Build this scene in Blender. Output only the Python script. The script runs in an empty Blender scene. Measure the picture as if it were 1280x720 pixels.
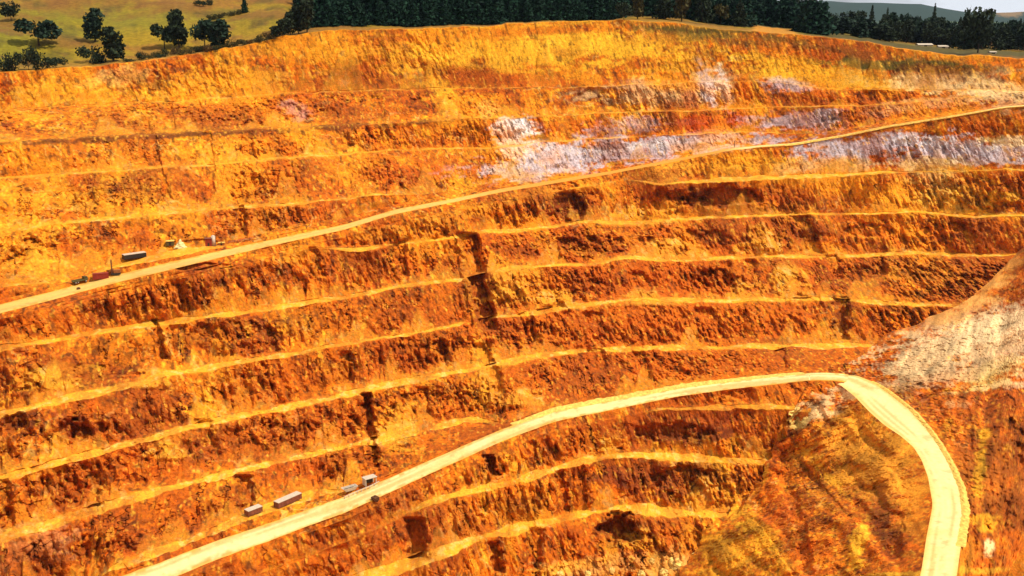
import bpy, math, random
import numpy as np
from mathutils import Vector, Matrix

random.seed(7)
rng = np.random.default_rng(7)
scene = bpy.context.scene
COL = scene.collection
PI = math.pi

# ------------------------------------------------------------------ scale and viewing geometry
S = 1.9                      # metres per survey unit
F = 1372.0                   # focal length of the photograph in its own pixels
V0 = 14.0                    # row of the true horizon
PITCH = math.atan((360 - V0) / F)
CP, SP = math.cos(PITCH), math.sin(PITCH)

def bearing(u, v):
    """photo position -> (azimuth, tangent of the depression angle)"""
    u = np.asarray(u, float); v = np.asarray(v, float)
    xc = (u - 640) / F; yc = -(v - 360) / F
    dx, dy, dz = xc, CP + yc * SP, -SP + yc * CP
    return np.arctan2(dx, dy), -dz / np.hypot(dx, dy)

def photo_xy(az, td):
    dx, dy, dz = np.sin(az), np.cos(az), -td
    fwd = dy * CP - dz * SP
    up = dy * SP + dz * CP
    fwd = np.maximum(fwd, 1e-3)
    return 640 + F * dx / fwd, 360 - F * up / fwd

# ------------------------------------------------------------------ noise
def _hash(ix, iy, iz, seed):
    h = (ix.astype(np.uint32) * np.uint32(374761393) + iy.astype(np.uint32) * np.uint32(668265263)
         + iz.astype(np.uint32) * np.uint32(2147483647) + np.uint32((seed * 974711 + 1013) & 0xffffffff))
    h = (h ^ (h >> np.uint32(13))) * np.uint32(1274126177)
    h = (h ^ (h >> np.uint32(16))) * np.uint32(2246822519)
    h = h ^ (h >> np.uint32(15))
    return (h & np.uint32(0xffffff)).astype(np.float32) / np.float32(0xffffff)

def vnoise(x, y, z, seed=0):
    fx, fy, fz = np.floor(x), np.floor(y), np.floor(z)
    ix, iy, iz = fx.astype(np.int64), fy.astype(np.int64), fz.astype(np.int64)
    tx, ty, tz = (x - fx).astype(np.float32), (y - fy).astype(np.float32), (z - fz).astype(np.float32)
    tx, ty, tz = [t * t * t * (t * (t * 6 - 15) + 10) for t in (tx, ty, tz)]
    r = 0
    for a in (0, 1):
        wx = tx if a else 1 - tx
        for b in (0, 1):
            wy = ty if b else 1 - ty
            for c in (0, 1):
                wz = tz if c else 1 - tz
                r = r + wx * wy * wz * _hash(ix + a, iy + b, iz + c, seed)
    return r * 2 - 1

def fbm(x, y, z, oct=4, seed=0, gain=0.5):
    r, a, f, n = 0, 1.0, 1.0, 0.0
    for k in range(oct):
        r = r + a * vnoise(x * f + 17.3 * k, y * f - 9.1 * k, z * f + 3.7 * k, seed + k)
        n += a; a *= gain; f *= 2.03
    return r / n

def facets(x, y, z, seed=0):
    """blocky joint-bounded rock: every Voronoi cell is a tilted plane of its own"""
    fx, fy, fz = np.floor(x), np.floor(y), np.floor(z)
    best = np.full(x.shape, 9.0, np.float32); val = np.zeros(x.shape, np.float32); rid = np.zeros(x.shape, np.float32)
    ix, iy, iz = fx.astype(np.int64), fy.astype(np.int64), fz.astype(np.int64)
    for a in (-1, 0, 1):
        for b in (-1, 0, 1):
            for c in (-1, 0, 1):
                jx, jy, jz = ix + a, iy + b, iz + c
                px = jx + _hash(jx, jy, jz, seed); py = jy + _hash(jx, jy, jz, seed + 1); pz = jz + _hash(jx, jy, jz, seed + 2)
                ex, ey, ez = x - px, y - py, z - pz
                d = ex * ex + ey * ey + ez * ez
                h = _hash(jx, jy, jz, seed + 3)
                tl = (_hash(jx, jy, jz, seed + 4) - .5) * 1.8; tv = (_hash(jx, jy, jz, seed + 5) - .5) * 1.2
                v = (h - .5) + ex * tl + ez * tv
                m = d < best
                best = np.where(m, d, best); val = np.where(m, v, val); rid = np.where(m, h, rid)
    return val, rid

def sstep(a, b, x):
    t = np.clip((x - a) / (b - a), 0, 1)
    return t * t * (3 - 2 * t)

def mixc(c, col, w):
    return c + (np.asarray(col, np.float32) - c) * w[..., None]

# ------------------------------------------------------------------ rock, earth and road palette (base colours; the dark brown also paints shade)
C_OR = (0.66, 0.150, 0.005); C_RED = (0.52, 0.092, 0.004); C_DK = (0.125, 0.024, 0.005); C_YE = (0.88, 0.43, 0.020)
C_PALE = (0.88, 0.58, 0.15); C_WHITE = (0.78, 0.70, 0.62); C_MAUVE = (0.54, 0.44, 0.44); C_BEIGE = (0.62, 0.38, 0.16)
C_ROAD = (0.84, 0.64, 0.26); C_GRASS = (0.17, 0.105, 0.014)

# ------------------------------------------------------------------ bench lines surveyed from the photograph
# name, level (survey units below the lookout), bench width, valid range, points
LINES = [
 ('rim', None, 3.0, None, [(-250,110),(0,90),(60,85),(120,82),(200,73),(300,58),(345,46),(420,38),(500,36),(600,33),(700,27),(780,25),(850,30),(900,37),(980,42),(1060,49),(1120,60),(1200,69),(1280,72),(1530,76)]),
 ('upper_step', -33, 2.4, None, [(-250,150),(0,139),(100,131),(180,128),(300,121),(420,113),(549,111),(714,109),(841,104),(950,101),(1050,111),(1150,113),(1280,112),(1530,112)]),
 ('a', -40, 5.0, None, [(-250,192),(0,179),(101,172),(188,168),(259,164.6),(336,161),(430,156),(539,151),(600,148),(694,144),(761,141),(850,138),(951,134),(1038,133),(1119,130),(1200,122),(1280,115),(1530,100)]),
 ('b', -49.5, 4.2, (-300,1040), [(-250,240),(0,222),(67,217),(151,212),(202,208),(262,206),(336,199),(430,192),(549,185),(633,184),(680,177),(778,172),(855,168),(927,165.5),(1018,165),(1052,164)]),
 ('c', -61.5, 4.4, (-300,585), [(-250,315),(0,288),(101,276),(202,267),(286,259.5),(309,258.5),(370,255),(430,248),(479,243),(560,239),(600,238)]),
 ('d', -72.5, 6.0, (-300,110), [(-250,400),(0,358),(50,351),(110,349)]),
 ('pad', -74.5, 9.0, (60,330), [(60,352),(100,345),(150,328),(200,317),(240,312),(290,304),(330,300)]),
 ('upper_road', -69.0, 10.0, None, [(-250,455),(0,386),(67,369),(134,351),(202,335),(269,319),(336,304),(430,284),(492,265),(559,252),(626,238),(694,227),(761,216),(855,198),(917,185),(991,180),(1051,170),(1119,156),(1186,143),(1253,130),(1280,128),(1530,110)]),
 ('apron', -63.0, 11.0, (770,1700), [(760,233),(811,232),(850,228),(951,223),(1001,220),(1085,217),(1150,214),(1280,212),(1530,210)]),
 ('e', -76.5, 5.0, (390,1500), [(330,324),(425,314),(489,305),(566,297),(600,290),(660,287),(727,277),(794,278),(850,274),(934,270),(984,268.5),(1085,267),(1152,265),(1219,271),(1280,268),(1530,268)]),
 ('f', -85.5, 5.0, None, [(-250,500),(0,435),(67,426),(111,416),(171,407),(202,404),(286,393),(336,387),(370,380),(430,371),(492,359),(573,350),(606,341),(660,333),(741,331),(781,321),(850,327),(917,322),(984,320.6),(1065,320.6),(1152,316),(1236,319),(1300,318),(1530,318)]),
 ('g', -95.5, 5.0, None, [(-250,590),(0,517),(67,503),(134,487),(175,479),(208,467),(249,461),(302,452),(370,441),(430,430),(509,418),(576,405),(613,396),(660,391),(711,384),(761,378),(805,373),(850,376),(910,376),(971,374),(1018,374),(1085,376),(1146,381),(1250,383),(1530,383)]),
 ('h', -105.5, 5.0, None, [(-250,690),(0,599),(67,579),(134,561),(208,542),(286,522),(353,510),(430,494),(492,479),(586,462),(627,453),(694,441.5),(761,436),(850,435),(984,433),(1085,431),(1150,431),(1530,431)]),
 ('i', -113.5, 5.0, (-300,640), [(-250,770),(0,673),(30,664),(67,654),(134,631),(235,604),(302,588),(370,571),(430,559),(455,554),(490,547),(539,535),(586,524),(627,513),(660,505)]),
 ('ledge', -119.0, 5.0, (60,440), [(60,736),(124,715),(202,688),(235,677),(286,655),(330,637),(360,627),(410,611),(440,604)]),
 ('lower_road', -122.5, 10.0, None, [(-250,880),(0,790),(100,752),(202,715),(269,688),(336,665),(430,631),(492,604),(559,574),(627,544),(694,520),(761,507),(855,489),(951,477),(1018,470),(1045,470.6),(1062,472.6),(1085,482),(1120,504),(1530,520)]),
 ('k_top', -114, 4.5, (800,1500), [(780,510),(850,510),(951,508.6),(990,510),(1060,518),(1120,530),(1530,550)]),
 ('k', -126.5, 5.5, (480,1500), [(425,655),(480,642),(536,628),(569,618),(623,607),(660,598),(704,582),(747,571),(791,568),(855,572),(927,576),(1000,580),(1530,590)]),
 ('l', -136.5, 6.5, (380,1500), [(350,760),(425,734),(475,717),(559,688),(610,668),(677,655),(727,642),(788,635),(850,641),(920,645),(1530,650)]),
 ('floor', -147, 8.0, None, [(-250,1010),(0,930),(300,850),(500,790),(700,752),(900,740),(1100,745),(1530,760)]),
]
RIM_D = ([-250,0,300,640,900,1280,1530], [405,418,436,452,470,484,484])

# azimuth columns: dense inside the picture, coarse outside
A_IN = math.radians(28.2)
cols_in = np.linspace(-A_IN, A_IN, 1330)
out = A_IN + np.cumsum(np.linspace(0.004, 0.03, 32))
AZ = np.concatenate([-out[::-1], cols_in, out])
NC = len(AZ)
UX = 640 + F * np.tan(np.clip(AZ, -1.2, 1.2)) * 0.97          # rough photo column of each azimuth

def noise1(x, seed, oct=4):
    z = np.zeros_like(x)
    return fbm(x, z + 3.1, z + 7.7, oct, seed)

def smooth1(y, n):
    k = np.ones(n) / n
    yp = np.pad(y, n, mode='edge')
    for _ in range(2):
        yp = np.convolve(yp, k, mode='same')
    return yp[n:-n]

NL = len(LINES)
TD = np.zeros((NL, NC)); DD = np.zeros((NL, NC)); WW = np.zeros((NL, NC)); OK = np.ones((NL, NC))
for k, (name, zk, w, rngx, pts) in enumerate(LINES):
    pu = np.array([p[0] for p in pts], float); pv = np.array([p[1] for p in pts], float)
    a, t = bearing(pu, pv)
    td = np.interp(AZ, a, t)
    road = 'road' in name
    td = smooth1(td, 13 if road else 5)
    if not road and name not in ('floor',):
        td = td + noise1(AZ * 45, 30 + k) * 0.0016 + noise1(AZ * 160, 60 + k, 3) * 0.0007
    if name == 'rim':
        D = np.interp(AZ, bearing(np.array(RIM_D[0]), np.full(7, 60.))[0], RIM_D[1])
        td = np.maximum(td, 0.004)
    else:
        lo, hi = max(a.min(), -0.47), min(a.max(), 0.47)
        fitx = np.linspace(lo, hi, 200)
        fy = np.interp(fitx, a, t)
        c = np.polyfit(fitx, 1 / fy, 3)
        D = -zk * np.polyval(c, np.clip(AZ, lo, hi))
        if name == 'upper_road':    # climbs to the right
            zr = np.interp(UX, [-250, 0, 640, 917, 1280, 1530], [-81, -78.0, -64.0, -57.5, -45.5, -40])
            D = -zr / smooth1(td, 120)
        if name == 'lower_road':
            zr = np.interp(UX, [-250, 0, 200, 640, 1018, 1530], [-129, -125.5, -122.5, -113.8, -108.5, -107])
            D0_LOWER = -zr / smooth1(td, 90); D = D0_LOWER + 7 * sstep(1035, 1075, UX)
    TD[k], DD[k] = td, D
    ww = w * .70 * np.clip(1.02 + 1.4 * noise1(AZ * 46, 90 + k, 4), .14, 1.7) if not road else w * (1 + .05 * noise1(AZ * 120, 88 + k, 3))
    if rngx:
        fl = 110 if name in ('b', 'd', 'pad', 'c') else 60
        m = sstep(rngx[0], rngx[0] + fl, UX) * (1 - sstep(rngx[1] - fl, rngx[1], UX))
        OK[k] = m; ww = ww * m
    if name in ('b', 'c', 'd'): ww = ww * .8
    if name == 'a': ww = ww * (1 - .8 * sstep(1000, 1100, UX))
    if name == 'upper_road': ww = ww * np.interp(UX, [-250, 300, 600, 900, 1530], [.95, .9, .7, .62, .55])
    if name == 'lower_road': ww = ww * np.interp(UX, [-250, 200, 640, 860, 1530], [.90, .90, .84, .70, .70])
    if name == 'apron': ww = ww * (1 - .93 * sstep(1040, 1150, UX))
    if name in ('f', 'g'): ww = ww * (1 - .95 * sstep(574, 582, UX) * (1 - sstep(607, 615, UX)))
    WW[k] = ww
# lines that fade out lie on the straight batter between their neighbours
prim = [k for k in range(NL) if LINES[k][3] is None]
ATT = {'b': .80, 'c': .90, 'd': .94, 'pad': .97, 'apron': .12, 'e': .20, 'i': .93, 'ledge': .97, 'k_top': .06, 'k': .24, 'l': .5}
TD0, DD0, WW0 = TD.copy(), DD.copy(), WW.copy()
for k in range(NL):
    if k in prim: continue
    u = max(q for q in prim if q < k); d = min(q for q in prim if q > k)
    f = ATT[LINES[k][0]]; m = OK[k]
    zt = -TD0[u] * DD0[u]; zb = -TD0[d] * DD0[d]
    Dt = DD0[u] - WW0[u] / 2; Db = np.minimum(DD0[d] + WW0[d] / 2, Dt - 1)
    Dl = Dt + (Db - Dt) * f; zl = zt + (zb - zt) * f
    DD[k] = DD0[k] * m + Dl * (1 - m); TD[k] = TD0[k] * m + (-zl / Dl) * (1 - m)
# keep every batter leaning back
for k in range(1, NL):
    zt = -TD[k-1] * DD[k-1]
    Dt = DD[k-1] - WW[k-1] / 2
    for _ in range(3):
        zb = -TD[k] * DD[k]
        lim = Dt - np.maximum(0.28 * (zt - zb), 0.15) - WW[k] / 2
        lo_ = np.min([np.roll(lim, q) for q in range(-9, 10)], axis=0); lo_[:12] = lim[:12]; lo_[-12:] = lim[-12:]
        DD[k] = np.minimum(DD[k], np.minimum(smooth1(lo_, 9), lim + .4))
    TD[k] = np.maximum(TD[k], TD[k-1] + 0.0004)
    DD[k] = smooth1(DD[k], 7)
DEBUG = False
if DEBUG:
    for x in (0, 150, 300, 450, 600, 750, 900, 1050, 1250):
        j = int(np.argmin(abs(UX - x)))
        print('x', x, ' '.join(f"{LINES[k][0]}:{DD[k,j]:.0f}/{-TD[k,j]*DD[k,j]:.0f}" for k in range(NL)))

# ------------------------------------------------------------------ build the rows of the ground sheet
rowsD, rowsZ, rowsM, rowsK, rowsT = [], [], [], [], []       # distance, height, roughness mask, kind
def add_row(D, z, m, kind, t=None): rowsD.append(D); rowsZ.append(z); rowsM.append(m); rowsK.append(kind); rowsT.append(np.zeros(NC) if t is None else t)

rimD = DD[0] + WW[0] / 2; rimZ = -TD[0] * DD[0]
def plateau(az, x, zr):
    """height of the land x survey units behind the pit rim"""
    u = 640 + F * np.tan(np.clip(az, -1.2, 1.2)) * 0.97
    slope = np.interp(u, [-400, 0, 200, 340, 450, 700, 820, 930, 1050, 1600], [.22, .20, .20, .16, .12, .085, .03, .008, -.012, -.02])
    crest = np.interp(u, [-400, 0, 340, 700, 900, 1050, 1600], [520, 500, 420, 360, 200, 500, 600])
    s = np.where(x < crest, x, crest + (x - crest) * np.exp(-(x - crest) / 400.0) * .4)
    s = np.minimum(s, crest * 1.4)
    h = slope * s * sstep(-10, 55, x)
    h = h + fbm(az * 14, x / 90, az * 0 + 2.2, 3, 5) * np.clip(x / 60, 0, 1) * np.interp(u, [0, 700, 1000], [5, 5, 1.5])
    zz = zr + (h - 0.0)
    # far land: plain then hills
    far = sstep(900, 1900, x)
    plain = -30.0 + 0 * x
    ridge = (34 + 22 * noise1(az * 11, 301, 4) + np.interp(u, [900, 1120, 1180, 1260, 1400], [44, 26, -14, -16, -10])) * sstep(2300, 4600, x) + (8 + 12 * noise1(az * 24, 302, 3)) * sstep(1500, 2100, x) * (1 - sstep(2300, 2700, x)) * .6
    return zz * (1 - far) + (plain + ridge * 1.0) * far
xs = np.concatenate([[0.001], np.cumsum(np.geomspace(1.2, 260, 110))])
xs = xs[xs < 7000][::-1]
for x in xs:
    z = plateau(AZ, np.full(NC, x), rimZ)
    add_row(rimD + x, z, np.full(NC, 0.0), 'land')
inframe = (UX > -20) & (UX < 1300)
for k in range(NL):
    name = LINES[k][0]
    z = -TD[k] * DD[k]
    road = 'road' in name
    nb = 6 if not road else 8
    ragged = noise1(AZ * 220, 140 + k, 3) * WW[k] * .12 * (0 if road else 1)
    for i in range(nb + 1):
        q = i / nb
        if i == 0 and k > 0: pass
        add_row(DD[k] + WW[k] * (.5 - q) + ragged * q, z - 0.10 * q * np.minimum(WW[k], 3) / 3, np.full(NC, 0.0) + (0.0 if road else .22 * (1 if k else .3)),
                'road' + name[:5] if road and i < nb else 'bench')
    if k < NL - 1:
        Dc, zc = rowsD[-1], rowsZ[-1]
        Dt = DD[k+1] + WW[k+1] / 2; zt = -TD[k+1] * DD[k+1]
        gap = np.max((photo_xy(AZ, TD[k+1])[1] - photo_xy(AZ, TD[k])[1])[inframe])
        n = int(np.clip(gap * 1.05, 5, 95))
        for i in range(1, n):
            p = i / n
            zz = zc + (zt - zc) * p
            pp = p ** 1.0 + 0.10 * np.sin(PI * p) * sstep(.35, 1, p) * -1
            m = min(1, 4.5 * p, 5 * (1 - p)) ** .7
            small = np.clip((zc - zt) / 6.0, 0.15, 1)
            if k == 0: small = small * .30
            # scalloped aprons of spilled debris against the foot of the face
            th = np.clip(.16 + .95 * noise1(AZ * 34, 170 + k, 2), 0, .62) * np.abs(noise1(AZ * 70 + 5, 190 + k, 2)) ** .5 * 1.5 + .10 * noise1(AZ * 260, 210 + k, 2)
            tal = sstep(-.06, .10, p - (1 - th)) * sstep(2, 5, zc - zt)
            bulge = tal * np.clip(th, 0, 1) * sstep(0, .5, 1 - p) * 1.5
            add_row(Dc + (Dt - Dc) * pp - bulge, zz, m * small * (1 - .72 * tal), 'face', tal)
Dl, zl = rowsD[-1], rowsZ[-1]
for (d, z) in ((200, -150), (178, -150), (150, -142), (110, -118), (60, -68), (20, -25), (4, -3.2), (1.5, -0.95)):
    for q in ((.5, 1) if d > 100 else (1,)):
        add_row(Dl + (np.minimum(d, Dl - 2) - Dl) * q, zl + (z - zl) * q, np.full(NC, .3 if d > 60 else 0), 'near')
    Dl, zl = rowsD[-1], rowsZ[-1]
D = np.array(rowsD); Z = np.array(rowsZ); M = np.array(rowsM)
NR = len(D)
wall_rows = [i for i in range(NR) if rowsK[i] != 'land']
W0 = wall_rows[0]
TDall = -Z / D
TAL = np.array(rowsT)

def wall_dist(u, v):
    """plan distance of the pit wall along the sight line through (u, v)"""
    a, t = bearing(u, v)
    a = np.atleast_1d(a); t = np.atleast_1d(t)
    js = np.clip(np.searchsorted(AZ, a), 1, NC - 1)
    r = []
    for j, tt in zip(js, t):
        col = np.maximum.accumulate(TDall[W0:, j][:-8])
        r.append(np.interp(tt, col, D[W0:, j][:-8]))
    return np.array(r)

def point(u, v, d):
    a, t = bearing(u, v)
    return Vector((float(d * math.sin(a)), float(d * math.cos(a)), float(-t * d))) * S
def on_wall(u, v, off=0):
    return point(u, v, float(wall_dist(u, v)[0]) - off)

# ------------------------------------------------------------------ local relief: gullies, slots, hollows, debris fans
# polyline, half width (px), depth (units, + = cut in)
FURROWS = [
 ([(586,292),(590,330),(600,372),(612,412)], 13, 9.0), ([(600,430),(618,470),(628,500)], 8, 3.0),
 ([(573,292),(579,335),(588,372),(596,405)], 4, -2.6),
 ([(456,492),(462,530),(468,585)], 6, 6.0), ([(193,400),(199,425),(206,450)], 5, 4.0), ([(303,258),(303,275),(305,296)], 4, 4.0),
 ([(190,168),(199,205),(212,250)], 4, 1.5), ([(259,165),(262,206),(266,240)], 4, 1.5), ([(211,128),(216,165)], 4, 1.5), ([(247,125),(250,163)], 4, 1.5), ([(180,127),(186,168)], 4, 1.5), ([(313,165),(316,200)], 4, 1.5),
 ([(1050,372),(1052,395),(1052,425)], 9, 5.0), ([(1000,270),(1012,300),(1016,318)], 12, 4.0), ([(1040,320),(1046,350)], 8, 3.5), ([(1097,320),(1100,345)], 7, 3.5),
 ([(1195,278),(1200,290)], 10, 4.0), ([(940,325),(935,345)], 7, 3.0), ([(975,435),(978,462)], 7, 3.0), ([(742,437),(748,465)], 12, 3.5),
 ([(392,310),(402,345)], 6, 2.5), ([(335,405),(345,440)], 6, 3.0), ([(228,350),(232,392)], 6, 2.0), ([(610,570),(618,594)], 6, 6.0),
 ([(518,648),(522,700)], 13, 4.5), ([(618,678),(622,715)], 7, 4.0), ([(670,660),(668,712)], 10, 3.0), ([(735,580),(737,632)], 4, -2.2), ([(700,588),(708,640)], 6, 2.5),
 ([(432,440),(436,480)], 7, 3.0), ([(526,485),(532,520)], 8, 4.0), ([(255,525),(262,560)], 10, 3.0), ([(305,595),(310,640)], 10, 3.0), ([(115,590),(118,640)], 9, 3.0), ([(5,600),(12,660)], 7, 3.0),
 ([(500,300),(504,345)], 6, 2.0), ([(655,392),(668,432)], 10, 3.0), ([(880,385),(900,425)], 12, 3.0), ([(800,440),(806,475)], 9, 3.0), ([(905,328),(912,368)], 9, 2.5),
]
HOLLOWS = [(775,662,32,20,9.0), (92,535,26,15,4.5), (18,530,24,14,3.5), (712,258,28,22,5.0), (905,246,50,16,4.5), (735,308,48,15,4.5), (830,250,26,18,4.0),
           (900,352,34,18,3.5), (1000,380,30,14,2.5), (835,540,60,14,3.0), (850,600,50,18,3.5), (250,303,40,4,1.0), (250,333,40,6,2.5), (690,390,20,16,3.0), (270,415,60,14,2.5),
           (365,138,10,9,2.0), (523,128,14,7,2.0), (740,120,24,10,2.0), (740,398,18,12,3), (800,352,22,12,3), (875,300,40,14,2.5), (1090,290,40,10,2)]
# debris fans that spread downward: apex, half width at the foot, height, thickness
FANS = [(640,322,38,52,5.0), (790,252,45,28,4.0), (838,292,46,28,4.5), (952,272,42,46,5.0), (805,358,60,22,3.5), (930,345,30,30,4.0), (985,322,42,50,3.0), (700,358,50,26,3.0), (605,452,24,52,4.0), (655,482,50,24,3.0),
        (765,540,22,30,2.5), (210,545,26,28,3.0), (185,455,36,28,2.5), (490,515,24,40,3.5), (62,455,40,30,3.0), (880,590,40,48,2.5), (800,655,30,30,3.0), (350,85,20,30,2.0)]

def relief(U, V):
    r = np.zeros(U.shape, np.float32)
    for pts, hw, dep in FURROWS:
        pv = [p[1] for p in pts]; pu = [p[0] for p in pts]
        box = (V > pv[0] - 4) & (V < pv[-1] + 4) & (U > min(pu) - 2 * hw - 4) & (U < max(pu) + 2 * hw + 4)
        if not box.any(): continue
        u, v = U[box], V[box]
        jit = vnoise(u * .13, v * .13, u * 0, 77) * min(hw, 5) * .6 + vnoise(u * .3, v * .3, u * 0, 76) * min(hw, 5) * .4
        d = np.abs(u - np.interp(v, pv, pu) + jit) / hw
        f = (1 - sstep(.55, 1.25, d)) * sstep(pv[0] - 3, pv[0] + 3, v) * (1 - sstep(pv[-1] - 4, pv[-1] + 3, v))
        r[box] += f * dep
    for cx, cy, rx, ry, dep in HOLLOWS:
        box = (abs(U - cx) < rx * 1.5) & (abs(V - cy) < ry * 1.5)
        if not box.any(): continue
        u, v = U[box], V[box]
        d = np.hypot((u - cx) / rx, (v - cy) / ry) + .35 * vnoise(u * .08, v * .1, u * 0, 78) + .15 * vnoise(u * .25, v * .25, u * 0, 79)
        r[box] += (1 - sstep(.55, 1.0, d)) * dep
    return r

def fans(U, V):
    r = np.zeros(U.shape, np.float32)
    for cx, cy, hw, h, dep in FANS:
        box = (abs(U - cx) < hw * 1.4) & (V > cy - 4) & (V < cy + h * 1.25)
        if not box.any(): continue
        u, v = U[box], V[box]
        q = np.clip((v - cy) / h, 0, 1.3)
        wd = 3 + hw * q ** .8
        d = np.abs(u - cx + 9 * vnoise(u * .06, v * .06, u * 0, 81)) / wd + .45 * vnoise(u * .11, v * .16, u * 0, 82) + .3 * vnoise(u * .3, v * .3, u * 0, 83)
        r[box] = np.maximum(r[box], (1 - sstep(.35, 1.05, d)) * sstep(-.05, .35, q) * (1 - sstep(.95, 1.2, q)) )
    return r

def rock_relief(P, mask):
    """offset away from the lookout in metres for rock faces"""
    x, y, z = P[..., 0], P[..., 1], P[..., 2]
    xl = x + 0.30 * z; zl = z - 0.10 * x                # joints lean
    shp = x.shape
    sel = mask.ravel() > 0.01
    o = np.zeros(mask.size, np.float32)
    X, Y, ZZ = [np.ascontiguousarray(a.ravel()[sel]) for a in (xl, y, zl)]
    big = fbm(X / 46, Y / 46, ZZ / 60, 3, 11)
    rib = 1 - 2 * np.abs(vnoise(X / 9 + .6 * big, Y / 16, ZZ / 45, 15)) ** .8
    rib2 = 1 - 2 * np.abs(vnoise(X / 4.0, Y / 8, ZZ / 19, 16)) ** .8
    f1, id1 = facets(X / 8.5, Y / 10, ZZ / 10, 21)
    f2, id2 = facets(X / 3.0, Y / 4.0, ZZ / 4.2, 22)
    f3 = fbm(X / 1.9, Y / 2.2, ZZ / 2.4, 2, 25)
    st1 = vnoise(X / 4.2, Y / 9, ZZ / 13, 27); st2 = vnoise(X / 2.0, Y / 5, ZZ / 6.5, 28); st3 = vnoise(X / 1.15, Y / 3, ZZ / 3.2, 29)
    crack = 2.0 * (1 - sstep(.0, .10, np.abs(vnoise(X / 6.5 + .5 * f3, Y / 60, ZZ / 120, 35)))) * sstep(-.2, .3, vnoise(X / 25, Y / 25, ZZ / 12, 36)) + 1.2 * (1 - sstep(.0, .12, np.abs(vnoise(X / 2.7 + .3 * f3, Y / 40, ZZ / 60, 37)))) * sstep(0, .4, vnoise(X / 14, Y / 14, ZZ / 9, 38))
    hole = sstep(.35, .75, vnoise(X / 5.5, Y / 8, ZZ / 6, 30) * .8 + .35 * f3)
    dsp = 3.4 * big - 1.2 * rib - 0.7 * rib2 + 1.5 * f1 + 1.25 * f2 + 1.0 * f3 + 1.5 * st1 + 1.7 * st2 + 1.25 * st3 + 1.0 * hole + crack
    vary = np.clip(.85 + 2.0 * fbm(X / 38, Y / 38, ZZ / 26, 3, 33), .32, 1.6)
    o[sel] = (dsp - 3.4 * big - crack) * vary + crack + 3.4 * big + 2.2 * sstep(.1, .6, vnoise(X / 17, Y / 20, ZZ / 15, 34))
    return o.reshape(shp) * mask

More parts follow.
